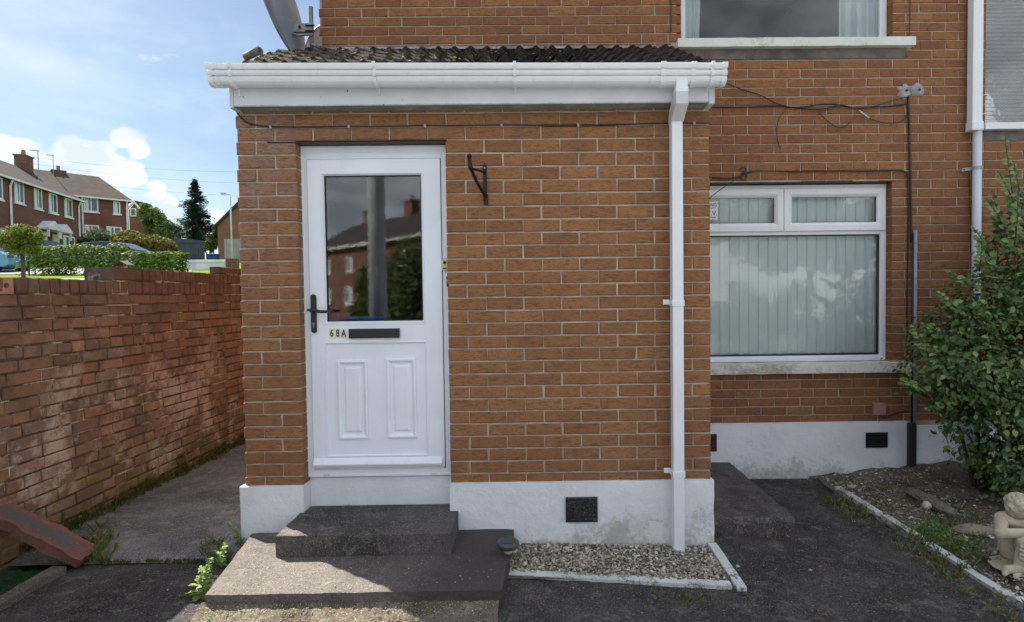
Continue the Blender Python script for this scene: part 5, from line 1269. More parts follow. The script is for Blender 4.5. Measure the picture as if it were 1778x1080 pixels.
def shrub():
    t = thing('laurel_shrub', 'large dark green broad leaved shrub at the right against the house wall', 'shrub', (3.4, .85, -.03))
    O = Vector((3.4, .85, -.03))
    E_ = [((3.40, .75, .98), (.62, .42, .50)), ((3.52, .75, 1.38), (.44, .36, .36)), ((3.66, .75, 1.74), (.26, .28, .30)), ((2.98, .68, .93), (.24, .22, .15)), ((3.62, .6, .52), (.48, .34, .36)),
          ((3.13, .7, 1.22), (.26, .24, .20)), ((3.95, .7, 1.2), (.5, .4, .8)), ((3.30, .62, .62), (.34, .28, .32)), ((3.55, .55, .28), (.40, .28, .24)), ((4.1, .8, 2.0), (.26, .3, .4)), ((3.15, .6, .9), (.32, .25, .28)), ((3.22, .55, .46), (.26, .22, .24)), ((3.42, .42, .20), (.34, .22, .20)), ((3.75, .4, .25), (.4, .25, .28))]
    fol = MB(); big = []
    for c, r in E_:
        c = Vector(c); cnt = int(16500 * r[0] * r[2])
        for _ in range(cnt):
            d = rvec(); k_ = R.random() ** .35; P = c + Vector((d.x * r[0], d.y * r[1], d.z * r[2])) * k_
            g = mn.noise(P * 5.5)
            if g < -.10 and k_ > .45: continue
            P += d * (.10 * max(0, mn.noise(P * 9)))
            if R.random() < .14: P += d * R.uniform(.02, .12)
            if P.y > HY - .08: P.y = HY - .08 - R.random() * .05
            nrm = (d + Vector((0, -.2, .75)) + rvec() * .8).normalized(); dirr = (d * .8 + Vector((0, 0, -.25)) + rvec() * .7)
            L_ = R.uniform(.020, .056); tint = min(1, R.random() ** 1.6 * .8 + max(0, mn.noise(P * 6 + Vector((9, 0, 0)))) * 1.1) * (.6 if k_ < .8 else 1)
            big.append((P, nrm, dirr, L_, tint, k_))
    big.sort(key=lambda q: -(q[3] + (.05 if q[5] > .9 else 0) - q[0].y * .05))
    # shared single-leaf meshes for the largest in front
    pm = []
    for i in range(6):
        q = MB(); leaf(q, Vector((0, 0, 0)), Vector((0, 0, 1)), Vector((0, 1, 0)), .05, R.uniform(.012, .017), 0, R.uniform(.1, .4)); pm.append(q.mesh('leaf', M['shrub_leaf'], True))
    for i, (P, n, d, L_, tint, k_) in enumerate(big):
        if i < 300:
            a = (d - n * d.dot(n)).normalized(); b = a.cross(n).normalized(); s = L_ / .05 * 1.1; Q = P - O
            o = bpy.data.objects.new('leaf', R.choice(pm)); COL.objects.link(o); o.parent = t
            o.matrix_local = Matrix(((b.x * s, a.x * s, n.x * s, Q.x), (b.y * s, a.y * s, n.y * s, Q.y), (b.z * s, a.z * s, n.z * s, Q.z), (0, 0, 0, 1)))
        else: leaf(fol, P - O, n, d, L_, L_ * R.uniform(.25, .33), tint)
    st = MB()
    for i in range(14):
        a = O + Vector((R.uniform(-.12, .12), R.uniform(-.1, .1), -.05)); c, r = E_[i % len(E_)]; c = Vector(c); e = c + rvec() * .25
        st.tube([a - O, a.lerp(e, .35) - O + Vector((0, 0, .15)), e - O], [.018, .012, .005], 6)
    # long shoots standing out of the top and the left side
    for (x0, y0, x1, y1, Y) in ((1765, 430, 1745, 238, .75), (1740, 420, 1722, 330, .75), (1778, 400, 1760, 280, .8), (1700, 470, 1705, 405, .7), (1660, 560, 1648, 540, .7), (1790, 380, 1782, 260, .8), (1640, 590, 1602, 560, .65), (1620, 640, 1585, 560, .7), (1610, 680, 1562, 655, .6), (1680, 480, 1660, 500, .7), (1720, 450, 1690, 395, .75), (1745, 400, 1712, 345, .72), (1770, 380, 1735, 300, .7), (1690, 500, 1640, 470, .68), (1665, 540, 1622, 505, .66), (1640, 610, 1590, 600, .6), (1650, 700, 1600, 715, .6), (1760, 440, 1768, 330, .65), (1730, 470, 1700, 440, .6)):
        A, B = onY(x0, y0, Y), onY(x1, y1, Y - .02); st.tube([A - O, A.lerp(B, .5) - O + Vector((.01, 0, .01)), B - O], [.006, .004, .002], 5)
        n = int((B - A).length / .015)
        for i in range(n):
            u = i / n; P = A.lerp(B, u); side = Vector(((-1) ** i * .9, R.uniform(-.7, .2), .5)); L_ = .042 * (1 - .5 * u)
            L_ *= 1.45; leaf(fol, P - O, Vector((0, -1.0, .35)) + rvec() * .5, side + rvec() * .4, L_, L_ * .36, .35 + R.random() * .6)
    fol.build('foliage', M['shrub_leaf'], t, True, kind='stuff'); st.build('stems', M['bark'], t, True, kind='stuff')
shrub()
def weeds():
    # sunlit weed at the left corner of the slab
    def sprig(name, label, base, tips, mat, L=.03, dens=.011, cat='weed'):
        m = MB(); s = MB()
        for tip in tips:
            A, B = Vector(base), Vector(tip); n = max(4, int((B - A).length / dens)); mid = A.lerp(B, .5) + Vector((0, 0, .03))
            s.tube([A, mid, B], [.0025, .002, .001], 5)
            for i in range(n):
                u = (i + 1) / n; P = A.lerp(mid, u * 2) if u < .5 else mid.lerp(B, u * 2 - 1)
                for sd_ in (-1, 1):
                    k_ = L * (1.15 - .6 * u) * R.uniform(.7, 1.15); leaf(m, P, Vector((0, -.15, 1)) + rvec() * .45, Vector((sd_, R.uniform(-.5, .5), .15)) + rvec() * .35, k_, k_ * .36, R.random())
        t = thing(name, label, cat, base); b = Vector(base)
        m.v = [tuple(Vector(v) - b) for v in m.v]; s.v = [tuple(Vector(v) - b) for v in s.v]
        m.build('leaves', mat, t, True); s.build('stems', M['weed'], t, True)
    def Z(x, y, z): return tuple(onZ(x, y, z))
    b = Z(352, 1042, .0)
    sprig('weed', 'bright sunlit leafy weed at the front left corner of the slab', b, [tuple(onY(332, 1015, b[1] + .02)), tuple(onY(345, 1000, b[1] + .06)), tuple(onY(365, 970, b[1] + .1)), tuple(onY(350, 985, b[1] + .08)), tuple(onY(372, 1000, b[1] + .06)), tuple(onY(325, 1030, b[1]))], M['weed'], .034)
    b = Z(385, 985, .01)
    sprig('weed', 'pale green weed climbing along the left edge of the slab', b, [tuple(onY(362, 970, b[1])), tuple(onY(370, 955, b[1] + .03)), tuple(onY(380, 965, b[1] + .03)), tuple(onY(392, 940, b[1] + .1))], M['weed'], .026)
    b = Z(420, 950, .03)
    sprig('weed', 'small sunlit weed shoot at the corner of the porch plinth', b, [tuple(onY(396, 905, b[1])), tuple(onY(408, 915, b[1])), tuple(onY(402, 930, b[1])), tuple(onY(426, 935, b[1]))], M['weed'], .022)
    # grass and weeds as masses
    def tufts(name, label, fn, count, h0, h1, mat, w=.0016, blades=9):
        m = MB()
        for _ in range(count):
            x, y, z = fn()
            for k_ in range(blades):
                a = R.random() * 6.28; h = R.uniform(h0, h1); dx, dy = math.cos(a) * h * R.uniform(.2, .8), math.sin(a) * h * R.uniform(.2, .8); bx, by = R.gauss(0, .006), R.gauss(0, .006)
                px_, py_ = -math.sin(a) * w, math.cos(a) * w
                m.add([(x + bx - px_, y + by - py_, z), (x + bx + px_, y + by + py_, z), (x + bx + dx * .5 + px_ * .7, y + by + dy * .5 + py_ * .7, z + h * .8), (x + bx + dx, y + by + dy, z + h)], [(0, 1, 2), (0, 2, 3)])
        o = m.build(name, mat, None); o['kind'] = 'stuff'; o['label'] = label; return o
    def bed():
        while True:
            x = R.uniform(2.16, 3.0); y = R.uniform(-1.0, 1.25)
            if mn.noise(Vector((x * 2.2, y * 2.2, 1))) + R.uniform(-.2, .35) - .25 * abs(x - 2.5) > -.02: break
        return x, y, (bedz(x, y) if x > 2.38 else gz(x, y)) 
    tufts('bed_grass', 'thin grass and weeds growing through the planting bed', bed, 340, .015, .060, M['weed2'], .0018, 9)
    m = MB()
    for _ in range(1700):
        x, y, z = bed(); 
        if mn.noise(Vector((x * 4, y * 4, 4))) < -.05: continue
        P = Vector((x, y, z + R.uniform(.005, .035))); leaf(m, P, Vector((0, -.2, 1)) + rvec() * .6, rvec(), R.uniform(.010, .022), R.uniform(.003, .006))
    o = m.build('bed_weeds', M['weed2'], None, True); o['kind'] = 'stuff'; o['label'] = 'low leafy weeds over the bed kerb'
    def clump(cx, cy, cz, sx, sy, n):
        m = MB()
        for _ in range(n):
            P = Vector((cx + R.gauss(0, sx), cy + R.gauss(0, sy), cz + abs(R.gauss(0, .022)))); leaf(m, P, Vector((0, -.2, 1)) + rvec() * .6, rvec(), R.uniform(.012, .028), R.uniform(.003, .006))
        return m
    p = onZ(1640, 935, -.06); o = clump(p.x, p.y, -.06, .09, .11, 650).build('weed_clump', M['weed3'], None, True); o['kind'] = 'stuff'; o['label'] = 'dense bright green weed clump left of the statue'
    p = onZ(1545, 880, -.06); o = clump(p.x, p.y, -.06, .12, .12, 260).build('weed_clump', M['weed2'], None, True); o['kind'] = 'stuff'; o['label'] = 'sparse olive weed clump on the kerb in the middle of the bed'
    # dead leaves
    def dl(fn, n, name, label):
        m = MB()
        for _ in range(n):
            x, y, z = fn(); leaf(m, Vector((x, y, z + .004)), Vector((0, 0, 1)) + rvec() * .5, rvec(), R.uniform(.010, .035), R.uniform(.003, .008), None, .7)
        o = m.build(name, M['dead'], None); o['kind'] = 'stuff'; o['label'] = label
    def f1(): x = R.gauss(2.36, .09); y = R.uniform(-.9, .7); return x, y, max(bedz(x, y) if x > 2.38 else -9, gz(x, y))
    dl(f1, 150, 'dead_leaves', 'brown dead leaves along the bed kerb')
    def f2(): x = R.uniform(-2.4, 2.3); y = R.uniform(-1.2, -.55) if x < 1.1 else R.uniform(-1.2, .2); return x, y, gz(x, y)
    dl(f2, 60, 'dead_leaves', 'brown leaf litter on the dark yard')
    def f3(): x = R.uniform(1.1, 1.66); return x, .19 - abs(R.gauss(0, .03)), gz(x, .15)
    dl(f3, 24, 'dead_leaves', 'tan leaf litter at the foot of the side step')
    # moss at the foot of the garden wall
    def wl(): y = R.uniform(-.1, 6.5); return -2.995 + abs(R.gauss(0, .035)), y, .035 + R.random() * .10 * R.random()
    tufts('wall_moss', 'moss and fine weeds along the foot of the garden wall', wl, 1500, .008, .035, M['moss'], .002, 7)
    def w2(): return onZ(R.gauss(165, 14), R.gauss(955, 16), .01).to_tuple()
    tufts('path_weeds', 'wispy weeds at the end of the broken coping slab', w2, 60, .03, .09, M['weed2'], .0016, 7)
    def w3(): x = R.uniform(-2.5, -1.7); return x, -.19 + R.gauss(0, .01), .01
    tufts('edge_moss', 'moss in the joint at the front of the side path', w3, 120, .006, .02, M['moss'], .002, 6)
    def w4():
        p = onZ(R.gauss(1215, 35), R.gauss(1040, 9), -.03); return p.to_tuple()
    tufts('yard_weeds', 'small straggly weeds before the gravel kerb corner', w4, 40, .01, .03, M['weed2'], .0014, 6)
    def w5(): x = R.uniform(-1.6, -1.3); return x, -.75 + R.gauss(0, .02), .01
    tufts('fillet_grass', 'grass tufts under the slab edge', w5, 30, .01, .035, M['weed'], .0015, 7)
    def w6():
        p = onZ(375 + R.gauss(0, 14), 960 + R.gauss(0, 10), .0); return p.to_tuple()
    tufts('slab_grass', 'fine grass beside the slab', w6, 45, .03, .07, M['weed2'], .0012, 7)
    def tf(): x = R.uniform(-3.0, -2.685); y = -.30 - R.random() * 1.4; return x, y, turfz(x, y) - .001
    tufts('turf_blades', 'dark green artificial turf pile', tf, 3600, .005, .014, M['turf_blade'], .0014, 5)
M['weed3'] = leaf_mat('bright_weed', (.07, .15, .035), (.11, .21, .05), (.19, .28, .09), .55, .3)
weeds()

# ------------------------------------------------------------------ background beyond the garden wall
def cloud(m, c, r, n, size, O=Vector((0, 0, 0)), gap=-.15, fr=1.0, shell=.35, flat=0):
    c = Vector(c)
    for _ in range(n):
        d = rvec(); k_ = R.random() ** shell; P = c + Vector((d.x * r[0], d.y * r[1], d.z * r[2])) * k_
        if mn.noise(P * fr) < gap: continue
        s = size * R.uniform(.6, 1.4); nrm = (d + rvec() * .9 + Vector((0, 0, .4))).normalized(); a = nrm.orthogonal().normalized(); b = nrm.cross(a); q = R.random() * 6.28
        a, b = a * math.cos(q) + b * math.sin(q), b * math.cos(q) - a * math.sin(q); Q = P - O
        m.add([Q - a * s, Q - b * (s * .5), Q + a * s, Q + b * (s * .5)], [(0, 1, 2, 3)])
def T(px, py, depth):
    """ground point seen at photo column px at the given distance along the view axis"""
    d = ray(px, py); P = CAM + d * depth; return Vector((P.x, P.y, terr(P.x, P.y)))
def zat(px, py, depth): return (CAM + ray(px, py) * depth).z
def bg_house(name, label, O, rz, Ln, Dp, eave, ridge, wins, brick, roof, hip=0, chim=(), pipes=(), canopies=(), overh=.25):
    t = thing(name, label, 'house', O, rz)
    w = MB(); w.box(0, Ln, 0, Dp, -2.5, eave, 0)
    if not hip: w.extrude([(0, eave), (Dp, eave), (Dp / 2, ridge - .1)], 0, .001, Ln - .001)
    recalc(w.build('wall', brick, t))
    r = MB(); o = overh; zz = eave - .05
    v = [(-o, -o, zz), (Ln + o, -o, zz), (Ln + o, Dp + o, zz), (-o, Dp + o, zz), (hip - (0 if hip else o), Dp / 2, ridge), (Ln - hip + (0 if hip else o), Dp / 2, ridge)]
    v2 = [(a, b, c + .12) for a, b, c in v]
    r.add(v + v2, [(6, 7, 11, 10), (8, 9, 10, 11), (7, 8, 11), (9, 6, 10), (0, 1, 7, 6), (1, 2, 8, 7), (2, 3, 9, 8), (3, 0, 6, 9), (3, 2, 1, 0)], 0)
    rf = r.build('roof', roof, t)
    g = MB(); g.box(-o, Ln + o, -o - .10, -o, eave - .06, eave + .06, 0); g.build('gutter', M['white'], t)
    for (x0, x1, z0, z1) in wins:
        f = MB(); f.ring(x0, x1, z0, z1, [(0, -.001), (0, -.05), (.09, -.05), (.09, -.012)]); xm = (x0 + x1) / 2
        f.box(xm - .04, xm + .04, -.045, -.01, z0 + .09, z1 - .09, 0); f.box(x0 - .08, x1 + .08, -.10, -.001, z0 - .10, z0 - .001, 0)
        wf = f.build('window', M['white'], t)
        p = MB(); p.box(x0 + .05, x1 - .05, -.03, -.012, z0 + .05, z1 - .05, 0); p.build('pane', M['farglass'], wf)
        c = MB(); c.box(x0 + .12, x0 + .12 + (x1 - x0) * .2, -.036, -.031, z0 + .1, z1 - .1, 0); c.build('curtain', M['curtain'], wf)
    for (x, hgt) in chim:
        c = MB(); c.box(x - .45, x + .45, Dp / 2 - .35, Dp / 2 + .35, ridge - .6, ridge + hgt, 0); c.box(x - .5, x + .5, Dp / 2 - .4, Dp / 2 + .4, ridge + hgt, ridge + hgt + .1, 0)
        ch = c.build('chimney', brick, rf)
        q = MB(); q.tube([(x, Dp / 2, ridge + hgt + .1), (x, Dp / 2, ridge + hgt + .5)], .13, 8); q.build('chimney_pot', M['palebrown'], rf)
    for x in pipes: q = MB(); q.tube([(x, -.22, eave - .05), (x, -.08, eave - .4), (x, -.08, -1)], .06, 6); q.build('downpipe', M['white'], t)
    for (x, z) in canopies:
        q = MB(); q.extrude([(x - .75, z), (x + .75, z), (x + .75, z + .12), (x, z + .60), (x - .75, z + .12)], 1, -.7, -.001); q.box(x - .7, x - .58, -.65, -.53, z - .5, z - .001, 0); q.box(x + .58, x + .7, -.65, -.53, z - .5, z - .001, 0)
        recalc(q.build('door_canopy', M['white'], t)); d = MB(); d.box(x - .42, x + .42, -.03, -.001, z - 2.0, z - .1, 0); d.build('door', M['white'], t)
    return t
def background():
    # terrace on the left, facade facing right
    P0, P1 = T(-150, 400, 27), T(139, 400, 42); d = (P1 - P0); d.z = 0; Ln = d.length; rz = math.atan2(d.y, d.x)
    gzv = 3.95; eave = zat(135, 350, 42) - gzv; O = Vector((P0.x, P0.y, gzv))
    def along(px):  # facade coordinate seen at column px
        r_ = ray(px, 400); u = d.normalized(); den = r_.x * u.y - r_.y * u.x; k_ = ((P0.x - CAM.x) * u.y - (P0.y - CAM.y) * u.x) / den
        q = CAM + r_ * k_; return (q - P0).dot(u), k_
    wins = []
    for (a, b, y0, y1) in ((-60, -38, 300, 340), (-12, 6, 307, 345), (27, 43, 316, 353), (61, 74, 327, 363), (86, 100, 336, 370), (113, 126, 345, 377)):
        ua, ka = along(a); ub, kb = along(b); k_ = (ka + kb) / 2; wins.append((ua, ub, zat((a + b) / 2, y1, k_) - gzv, zat((a + b) / 2, y0, k_) - gzv))
    for (a, b, y0, y1) in ((108, 128, 410, 432), (0, 20, 400, 430)):
        ua, ka = along(a); ub, kb = along(b); k_ = (ka + kb) / 2; wins.append((ua, ub, zat((a + b) / 2, y1, k_) - gzv, zat((a + b) / 2, y0, k_) - gzv))
    can = [(along(x)[0], zat(x, y, along(x)[1]) - gzv) for x, y in ((75, 399), (96, 404))]
    k50 = along(50)[0]
    h = bg_house('terrace_house', 'dark red brick terrace receding on the left with two white door canopies', O, rz, Ln, 5.8, eave, 7.06, wins, M['farbrick'], M['farroof2'], 0, ((Ln - .9, .95),), (along(18)[0], along(136)[0]), can)
    # second block, facing the camera, hipped roof
    A, B = T(5, 430, 41.5), T(225, 430, 47.2); d2 = B - A; d2.z = 0; rz2 = math.atan2(d2.y, d2.x); L2 = d2.length; g2 = 4.6
    def al2(px):
        r_ = ray(px, 400); u = d2.normalized(); den = r_.x * u.y - r_.y * u.x; k_ = ((A.x - CAM.x) * u.y - (A.y - CAM.y) * u.x) / den
        return (CAM + r_ * k_ - A).dot(u), k_
    w2 = []
    for (a, b, y0, y1) in ((147, 172, 344, 368), (198, 210, 350, 372), (147, 172, 391, 412), (185, 211, 394, 414)):
        ua, ka = al2(a); ub, kb = al2(b); k_ = (ka + kb) / 2; w2.append((ua, ub, zat(a, y1, k_) - g2, zat(a, y0, k_) - g2))
    bg_house('hipped_house', 'brown roofed red brick house block facing the viewer beyond the terrace', Vector((A.x, A.y, g2)), rz2, L2, 8, zat(226, 350, 47.2) - g2, zat(186, 314, 50) - g2, w2, M['farbrick'], M['farroof'], 1.3, ((3.8, .12),), (al2(144)[0], al2(221)[0]))
    # gable house further back
    C = T(226, 430, 60); D_ = T(266, 430, 60); g3 = 6.0; wd = (D_ - C).length
    t = thing('gable_house', 'small brick gable end with white barge boards right of the hipped house', 'house', (C.x, C.y, g3), 0)
    ap = zat(236, 353, 60) - g3; er = zat(265, 392, 60) - g3; el = zat(226, 365, 60) - g3; w_ = D_.x - C.x; xa = (236 - 226) / 40 * w_
    m = MB(); m.extrude([(0, -3), (w_, -3), (w_, er), (xa, ap), (0, el)], 1, 0, 2.5); recalc(m.build('wall', M['farbrick'], t))
    m = MB(); m.extrude([(w_ + .3, er - .2), (w_ + .3, er), (xa, ap + .25), (-.2, el + .15), (-.2, el - .05), (xa, ap)], 1, -.15, -.001); recalc(m.build('barge_board', M['white'], t))
    m = MB(); m.extrude([(w_ + .3, er - .1), (w_ + .3, er + .05), (xa, ap + .3), (xa, ap + .1)], 1, 0, 2.6); recalc(m.build('roof', M['farroof'], t))
    m = MB(); wx0, wx1 = (228.5 - 226) / 40 * w_, (239 - 226) / 40 * w_; m.ring(wx0, wx1, zat(230, 376, 60) - g3, zat(230, 362, 60) - g3, [(0, -.001), (0, -.06), (.1, -.06), (.1, -.02)]); wf = m.build('window', M['white'], t)
    m = MB(); m.box(wx0 + .05, wx1 - .05, -.03, -.01, zat(230, 376, 60) - g3 + .05, zat(230, 362, 60) - g3 - .05, 0); m.build('pane', M['farglass'], wf)
    # brick house beside the porch corner
    Q = T(379, 440, 41); g4 = 3.8; t = thing('gable_house', 'orange brick gable wall glimpsed just left of the porch', 'house', (Q.x, Q.y, g4), 0)
    e = zat(379, 392, 41) - g4; m = MB(); m.extrude([(0, -2), (9, -2), (9, e), (4.5, e + 4.2), (0, e)], 1, 0, 8); recalc(m.build('wall', M['farbrick2'], t))
    m = MB(); m.extrude([(-.3, e - .1), (4.5, e + 4.45), (4.5, e + 4.25), (-.3, e - .3)], 1, -.2, 8.2); m.extrude([(9.3, e - .1), (4.5, e + 4.45), (4.5, e + 4.25), (9.3, e - .3)], 1, -.2, 8.2); recalc(m.build('roof', M['farroof'], t))
    # grey gate before it
    t = thing('board_fence', 'light grey board fence in front of the orange gable wall', 'fence', T(390, 450, 37))
    m = MB(); m.box(0, .14, 0, .03, 0, 1.6, 0); me = m.mesh('board', M['fence_grey'])
    for i in range(14): inst('board', me, (i * .16, 0, .0), t)
    m = MB(); m.box(-.05, 2.3, .031, .08, 1.2, 1.3, 0); m.build('rail', M['fence_grey'], t)
    # lamp post
    b = T(403, 450, 36); t = thing('lamp_post', 'thin grey lamp post beside the orange gable wall', 'street lamp', b)
    hh = zat(403, 338, 36) - b.z; m = MB(); m.tube([(0, 0, -.5), (0, 0, hh)], [.06, .04], 8); m.build('post', M['pole'], t, True); m = MB(); m.tube([(0, 0, hh), (-.35, 0, hh + .05)], .035, 6); m.box(-.6, -.3, -.08, .08, hh, hh + .1, 0); m.build('lamp_head', M['pole'], t)
    # blue-grey fence
    A = T(302, 450, 43); t = thing('board_fence', 'tall blue-grey vertical board fence under the conifer', 'fence', A)
    z0 = zat(302, 413, 43) - A.z; z1 = zat(355, 418, 43) - A.z; wid = (355 - 302) / F * 43; n = 16
    m = MB(); m.box(0, wid / n - .015, 0, .03, -.6, 1, 0); me = m.mesh('board', M['fence_blue'])
    for i in range(n): inst('board', me, (i * wid / n, 0, 0), t, (0, 0, 0), (1, 1, (z0 + (z1 - z0) * i / n)))
    m = MB(); m.box(0, wid, -.05, -.001, z0 * .78, z0 * .78 + .1, 0); m.build('rail', M['fence_blue'], t); m = MB(); m.box(0, wid, .031, .06, -.6, z1 * .9, 0); m.build('backing', M['fence_blue'], t)
    # blue bin
    b = T(371, 452, 38); t = thing('wheelie_bin', 'dark blue wheelie bin between the blue fence and the orange gable', 'bin', b)
    zt = zat(371, 441, 38) - b.z; m = MB(); m.box(-.27, .27, -.3, .3, -.3, zt - .1, 0); m.build('body', M['binblue'], t, bevel=.03); m = MB(); m.box(-.3, .3, -.34, .34, zt - .1, zt, 0); m.build('lid', M['binblue'], t, bevel=.03)
    # white garden wall with coping and brick pier
    A, B = T(300, 470, 27), T(397, 470, 27); t = thing('white_wall', 'white painted garden wall with a flat coping in front of the blue fence', 'wall', A)
    zt = zat(345, 451, 27) - A.z; w_ = B.x - A.x; m = MB(); m.box(0, w_, 0, .2, -1, zt - .12, 0); m.build('wall', M['white'], t); m = MB(); m.box(-.05, w_ + .05, -.06, .26, zt - .12, zt, 0); m.build('coping', M['white'], t)
    m = MB(); b = T(403, 470, 27); m.box(-.2, .25, -.2, .2, -1, zat(403, 449, 27) - b.z, 0); o = m.build('gate_pier', M['farbrick']); o.location = b; tag(o, 'brick gate pier at the right end of the white wall', 'pier')
    # hedges
    def hedge(name, label, xa, xb, ytop, dep, th, n, size, mat, zl=0):
        A, B = T(xa, 470, dep), T(xb, 470, dep - .8 * (xb - xa) / 165); t = thing(name, label, 'hedge', A); m = MB(); Ht = zat((xa + xb) / 2, ytop, dep) - (A.z + B.z) / 2
        L_ = (B - A).length; u = (B - A).normalized(); nn = Vector((-u.y, u.x, 0))
        for _ in range(n):
            s_ = R.random() * L_; q = R.uniform(-1, 1); h = R.random(); 
            if abs(q) < .75 and h < .9 and R.random() < .7: q = math.copysign(R.uniform(.75, 1), q) if R.random() < .6 else q; h = h if R.random() < .7 else R.uniform(.9, 1.04)
            top = Ht * (1 + .09 * mn.noise(Vector((s_ * 1.1, 0, 3)))); wv = 1 + .22 * mn.noise(Vector((s_ * 1.3, h * 2, 9)))
            if h < .28 and mn.noise(Vector((s_ * .9, 2, 5))) > -.05 and R.random() < .8: continue
            P = u * s_ + nn * (q * th * wv) + Vector((0, 0, zl + h * top)); P.z += (B.z - A.z) * s_ / L_ - u.z * s_
            nr = (nn * (q) + Vector((0, 0, .5 + h)) + rvec() * .9).normalized(); a = nr.orthogonal().normalized(); b = nr.cross(a); s = size * R.uniform(.6, 1.4)
            m.add([P - a * s, P - b * s * .6, P + a * s, P + b * s * .6], [(0, 1, 2, 3)], R.random() * .7 + .25 * h)
        m.build('foliage', mat, t, kind='stuff')
        m = MB()
        for i in range(int(L_ / .7)): s_ = .3 + i * .7; P = u * s_; m.tube([P + Vector((0, 0, -.3)), P + Vector((0, 0, Ht * .7))], .03, 5)
        m.build('stems', M['bark'], t, kind='stuff')
    hedge('hedge', 'long clipped bright green hedge left of the bird table', 40, 214, 430, 23.5, .40, 7500, .055, M['hedge'])
    hedge('hedge', 'shorter clipped green hedge between bird table and white wall', 228, 317, 440, 20.5, .38, 4200, .05, M['hedge'])
    # small standard tree
    b = T(40, 478, 16.5); t = thing('small_tree', 'small round headed garden tree with yellowing top above the wall', 'tree', b); m = MB()
    def C(px, py): return CAM + ray(px, py) * 16.5
    for (px, py, rx, rz) in ((35, 412, .42, .30), (62, 410, .22, .25), (10, 415, .30, .35), (40, 400, .42, .20), (28, 430, .30, .28), (55, 435, .26, .20), (-15, 418, .25, .3)): cloud(m, C(px, py), (rx, rx, rz), 1500, .032, b, -.22, 4, .6)
    m.build('crown', M['treeleaf'], t, kind='stuff'); m = MB(); m.tube([(0, 0, -.3), (.02, 0, .4), (0, 0, zat(40, 440, 16.5) - b.z)], [.055, .05, .045], 8); c = C(35, 415) - b
    for dx in (-.3, -.1, .15, .3): m.tube([(0, 0, zat(40, 440, 16.5) - b.z - .05), (dx, 0, c.z + .1)], [.03, .01], 5)
    m.build('trunk', M['bark'], t, True)
    # bushes
    def bush(name, label, parts, dep, n, size, mat, gap=-.2, fr=1.1, cat='bush'):
        b = T(parts[0][0], 450, dep); t = thing(name, label, cat, b); m = MB()
        for (px, py, rx, rz) in parts: cloud(m, CAM + ray(px, py) * dep, (rx / F * dep, rx / F * dep * .8, rz / F * dep), int(n * rx * rz / 900), size, b, gap, fr, .4)
        m.build('foliage', mat, t, kind='stuff'); m = MB()
        for i in range(5): px, py, rx, rz = parts[i % len(parts)]; e = CAM + ray(px, py) * dep - b; m.tube([(R.uniform(-.3, .3), 0, -.3), e * .5, e], [.08, .06, .02], 5)
        m.build('stems', M['bark'], t, kind='stuff')
    bush('golden_bush', 'rounded golden olive bush behind the parked estate car', ((245, 425, 45, 22), (225, 415, 28, 16), (280, 430, 26, 18), (305, 440, 10, 10), (205, 425, 15, 14)), 36, 5200, .11, M['golden'])
    bush('grey_bush', 'grey green feathery bush in front of the hipped house', ((168, 412, 28, 16), (150, 420, 14, 12), (185, 416, 16, 12)), 39, 3600, .10, M['greygreen'])
    bush('garden_bush', 'yellow green bush right of the conifer', ((365, 420, 18, 15), (378, 402, 8, 16), (352, 428, 12, 9)), 47, 3600, .12, M['bushgreen'])
    bush('broadleaf_tree', 'pale green broadleaf tree behind the gable house', ((268, 385, 20, 26), (288, 400, 18, 20), (252, 366, 12, 14), (300, 410, 16, 14), (280, 415, 24, 12)), 59, 5200, .15, M['paletree'], -.08, .6, 'tree')
    bush('broadleaf_tree', 'darker broadleaf tree left of the conifer trunk', ((312, 398, 10, 18), (305, 412, 16, 10), (330, 408, 14, 10)), 60, 5200, .15, M['bushgreen'], -.1, .6, 'tree')
    # conifer
    dep = 52; b = T(342, 450, dep); t = thing('conifer', 'tall dark layered conifer with gaps between its boughs', 'tree', b); m = MB(); tk = MB()
    H = zat(342, 314, dep) - b.z; sc = dep / F
    for i in range(34):
        v = i / 33; z = H * (1 - v * .82) ; rad = sc * (2 + 42 * v ** .8) * R.uniform(.78, 1.15); nb = 7
        for k_ in range(nb):
            a = R.random() * 6.28; rr = rad * R.uniform(.7, 1.1); e = Vector((math.cos(a) * rr, math.sin(a) * rr, z + .10 * rr)); tk.tube([(0, 0, z - .1), e], [.03, .01], 4)
            for _ in range(int(12 + 60 * v)):
                u = R.uniform(.15, 1.05); P = Vector((e.x * u, e.y * u, z + .10 * rr * u - .14 * u * rr * R.random())) + rvec() * (.10 + .16 * v)
                s = R.uniform(.07, .17); nr = (Vector((0, 0, 1)) + rvec() * .7).normalized(); a_ = nr.orthogonal().normalized(); b_ = nr.cross(a_); m.add([P - a_ * s, P - b_ * s * .5, P + a_ * s, P + b_ * s * .5], [(0, 1, 2, 3)])
    m.build('foliage', M['conifer'], t, kind='stuff'); tk.tube([(0, 0, -.5), (0, 0, H)], [.28, .03], 8); tk.build('trunk', M['bark'], t)
    # cars
    def car(label, loc, rz, paint, L_=4.5, Wd=1.75, H=1.5, hatch=False):
        t = thing('parked_car', label, 'car', loc, rz); s = L_ / 4.5; k_ = H / 1.5
        body = [(0, .30), (.02, .75), (.10, .95), (.95, 1.02), (4.0, .98), (4.44, .78), (4.5, .35), (4.3, .22), (3.95, .22), (3.85, .5), (3.62, .62), (3.38, .5), (3.3, .22), (1.25, .22), (1.15, .5), (.93, .62), (.7, .5), (.6, .22), (.2, .22)]
        cab = [(.10, .95), (.30, 1.32), (.55, 1.46), (1.6, 1.52), (2.35, 1.47), (2.9, 1.24), (3.35, 1.0)] 
        m = MB(); bp = [(x * s, z * k_) for x, z in body]; n = len(bp)
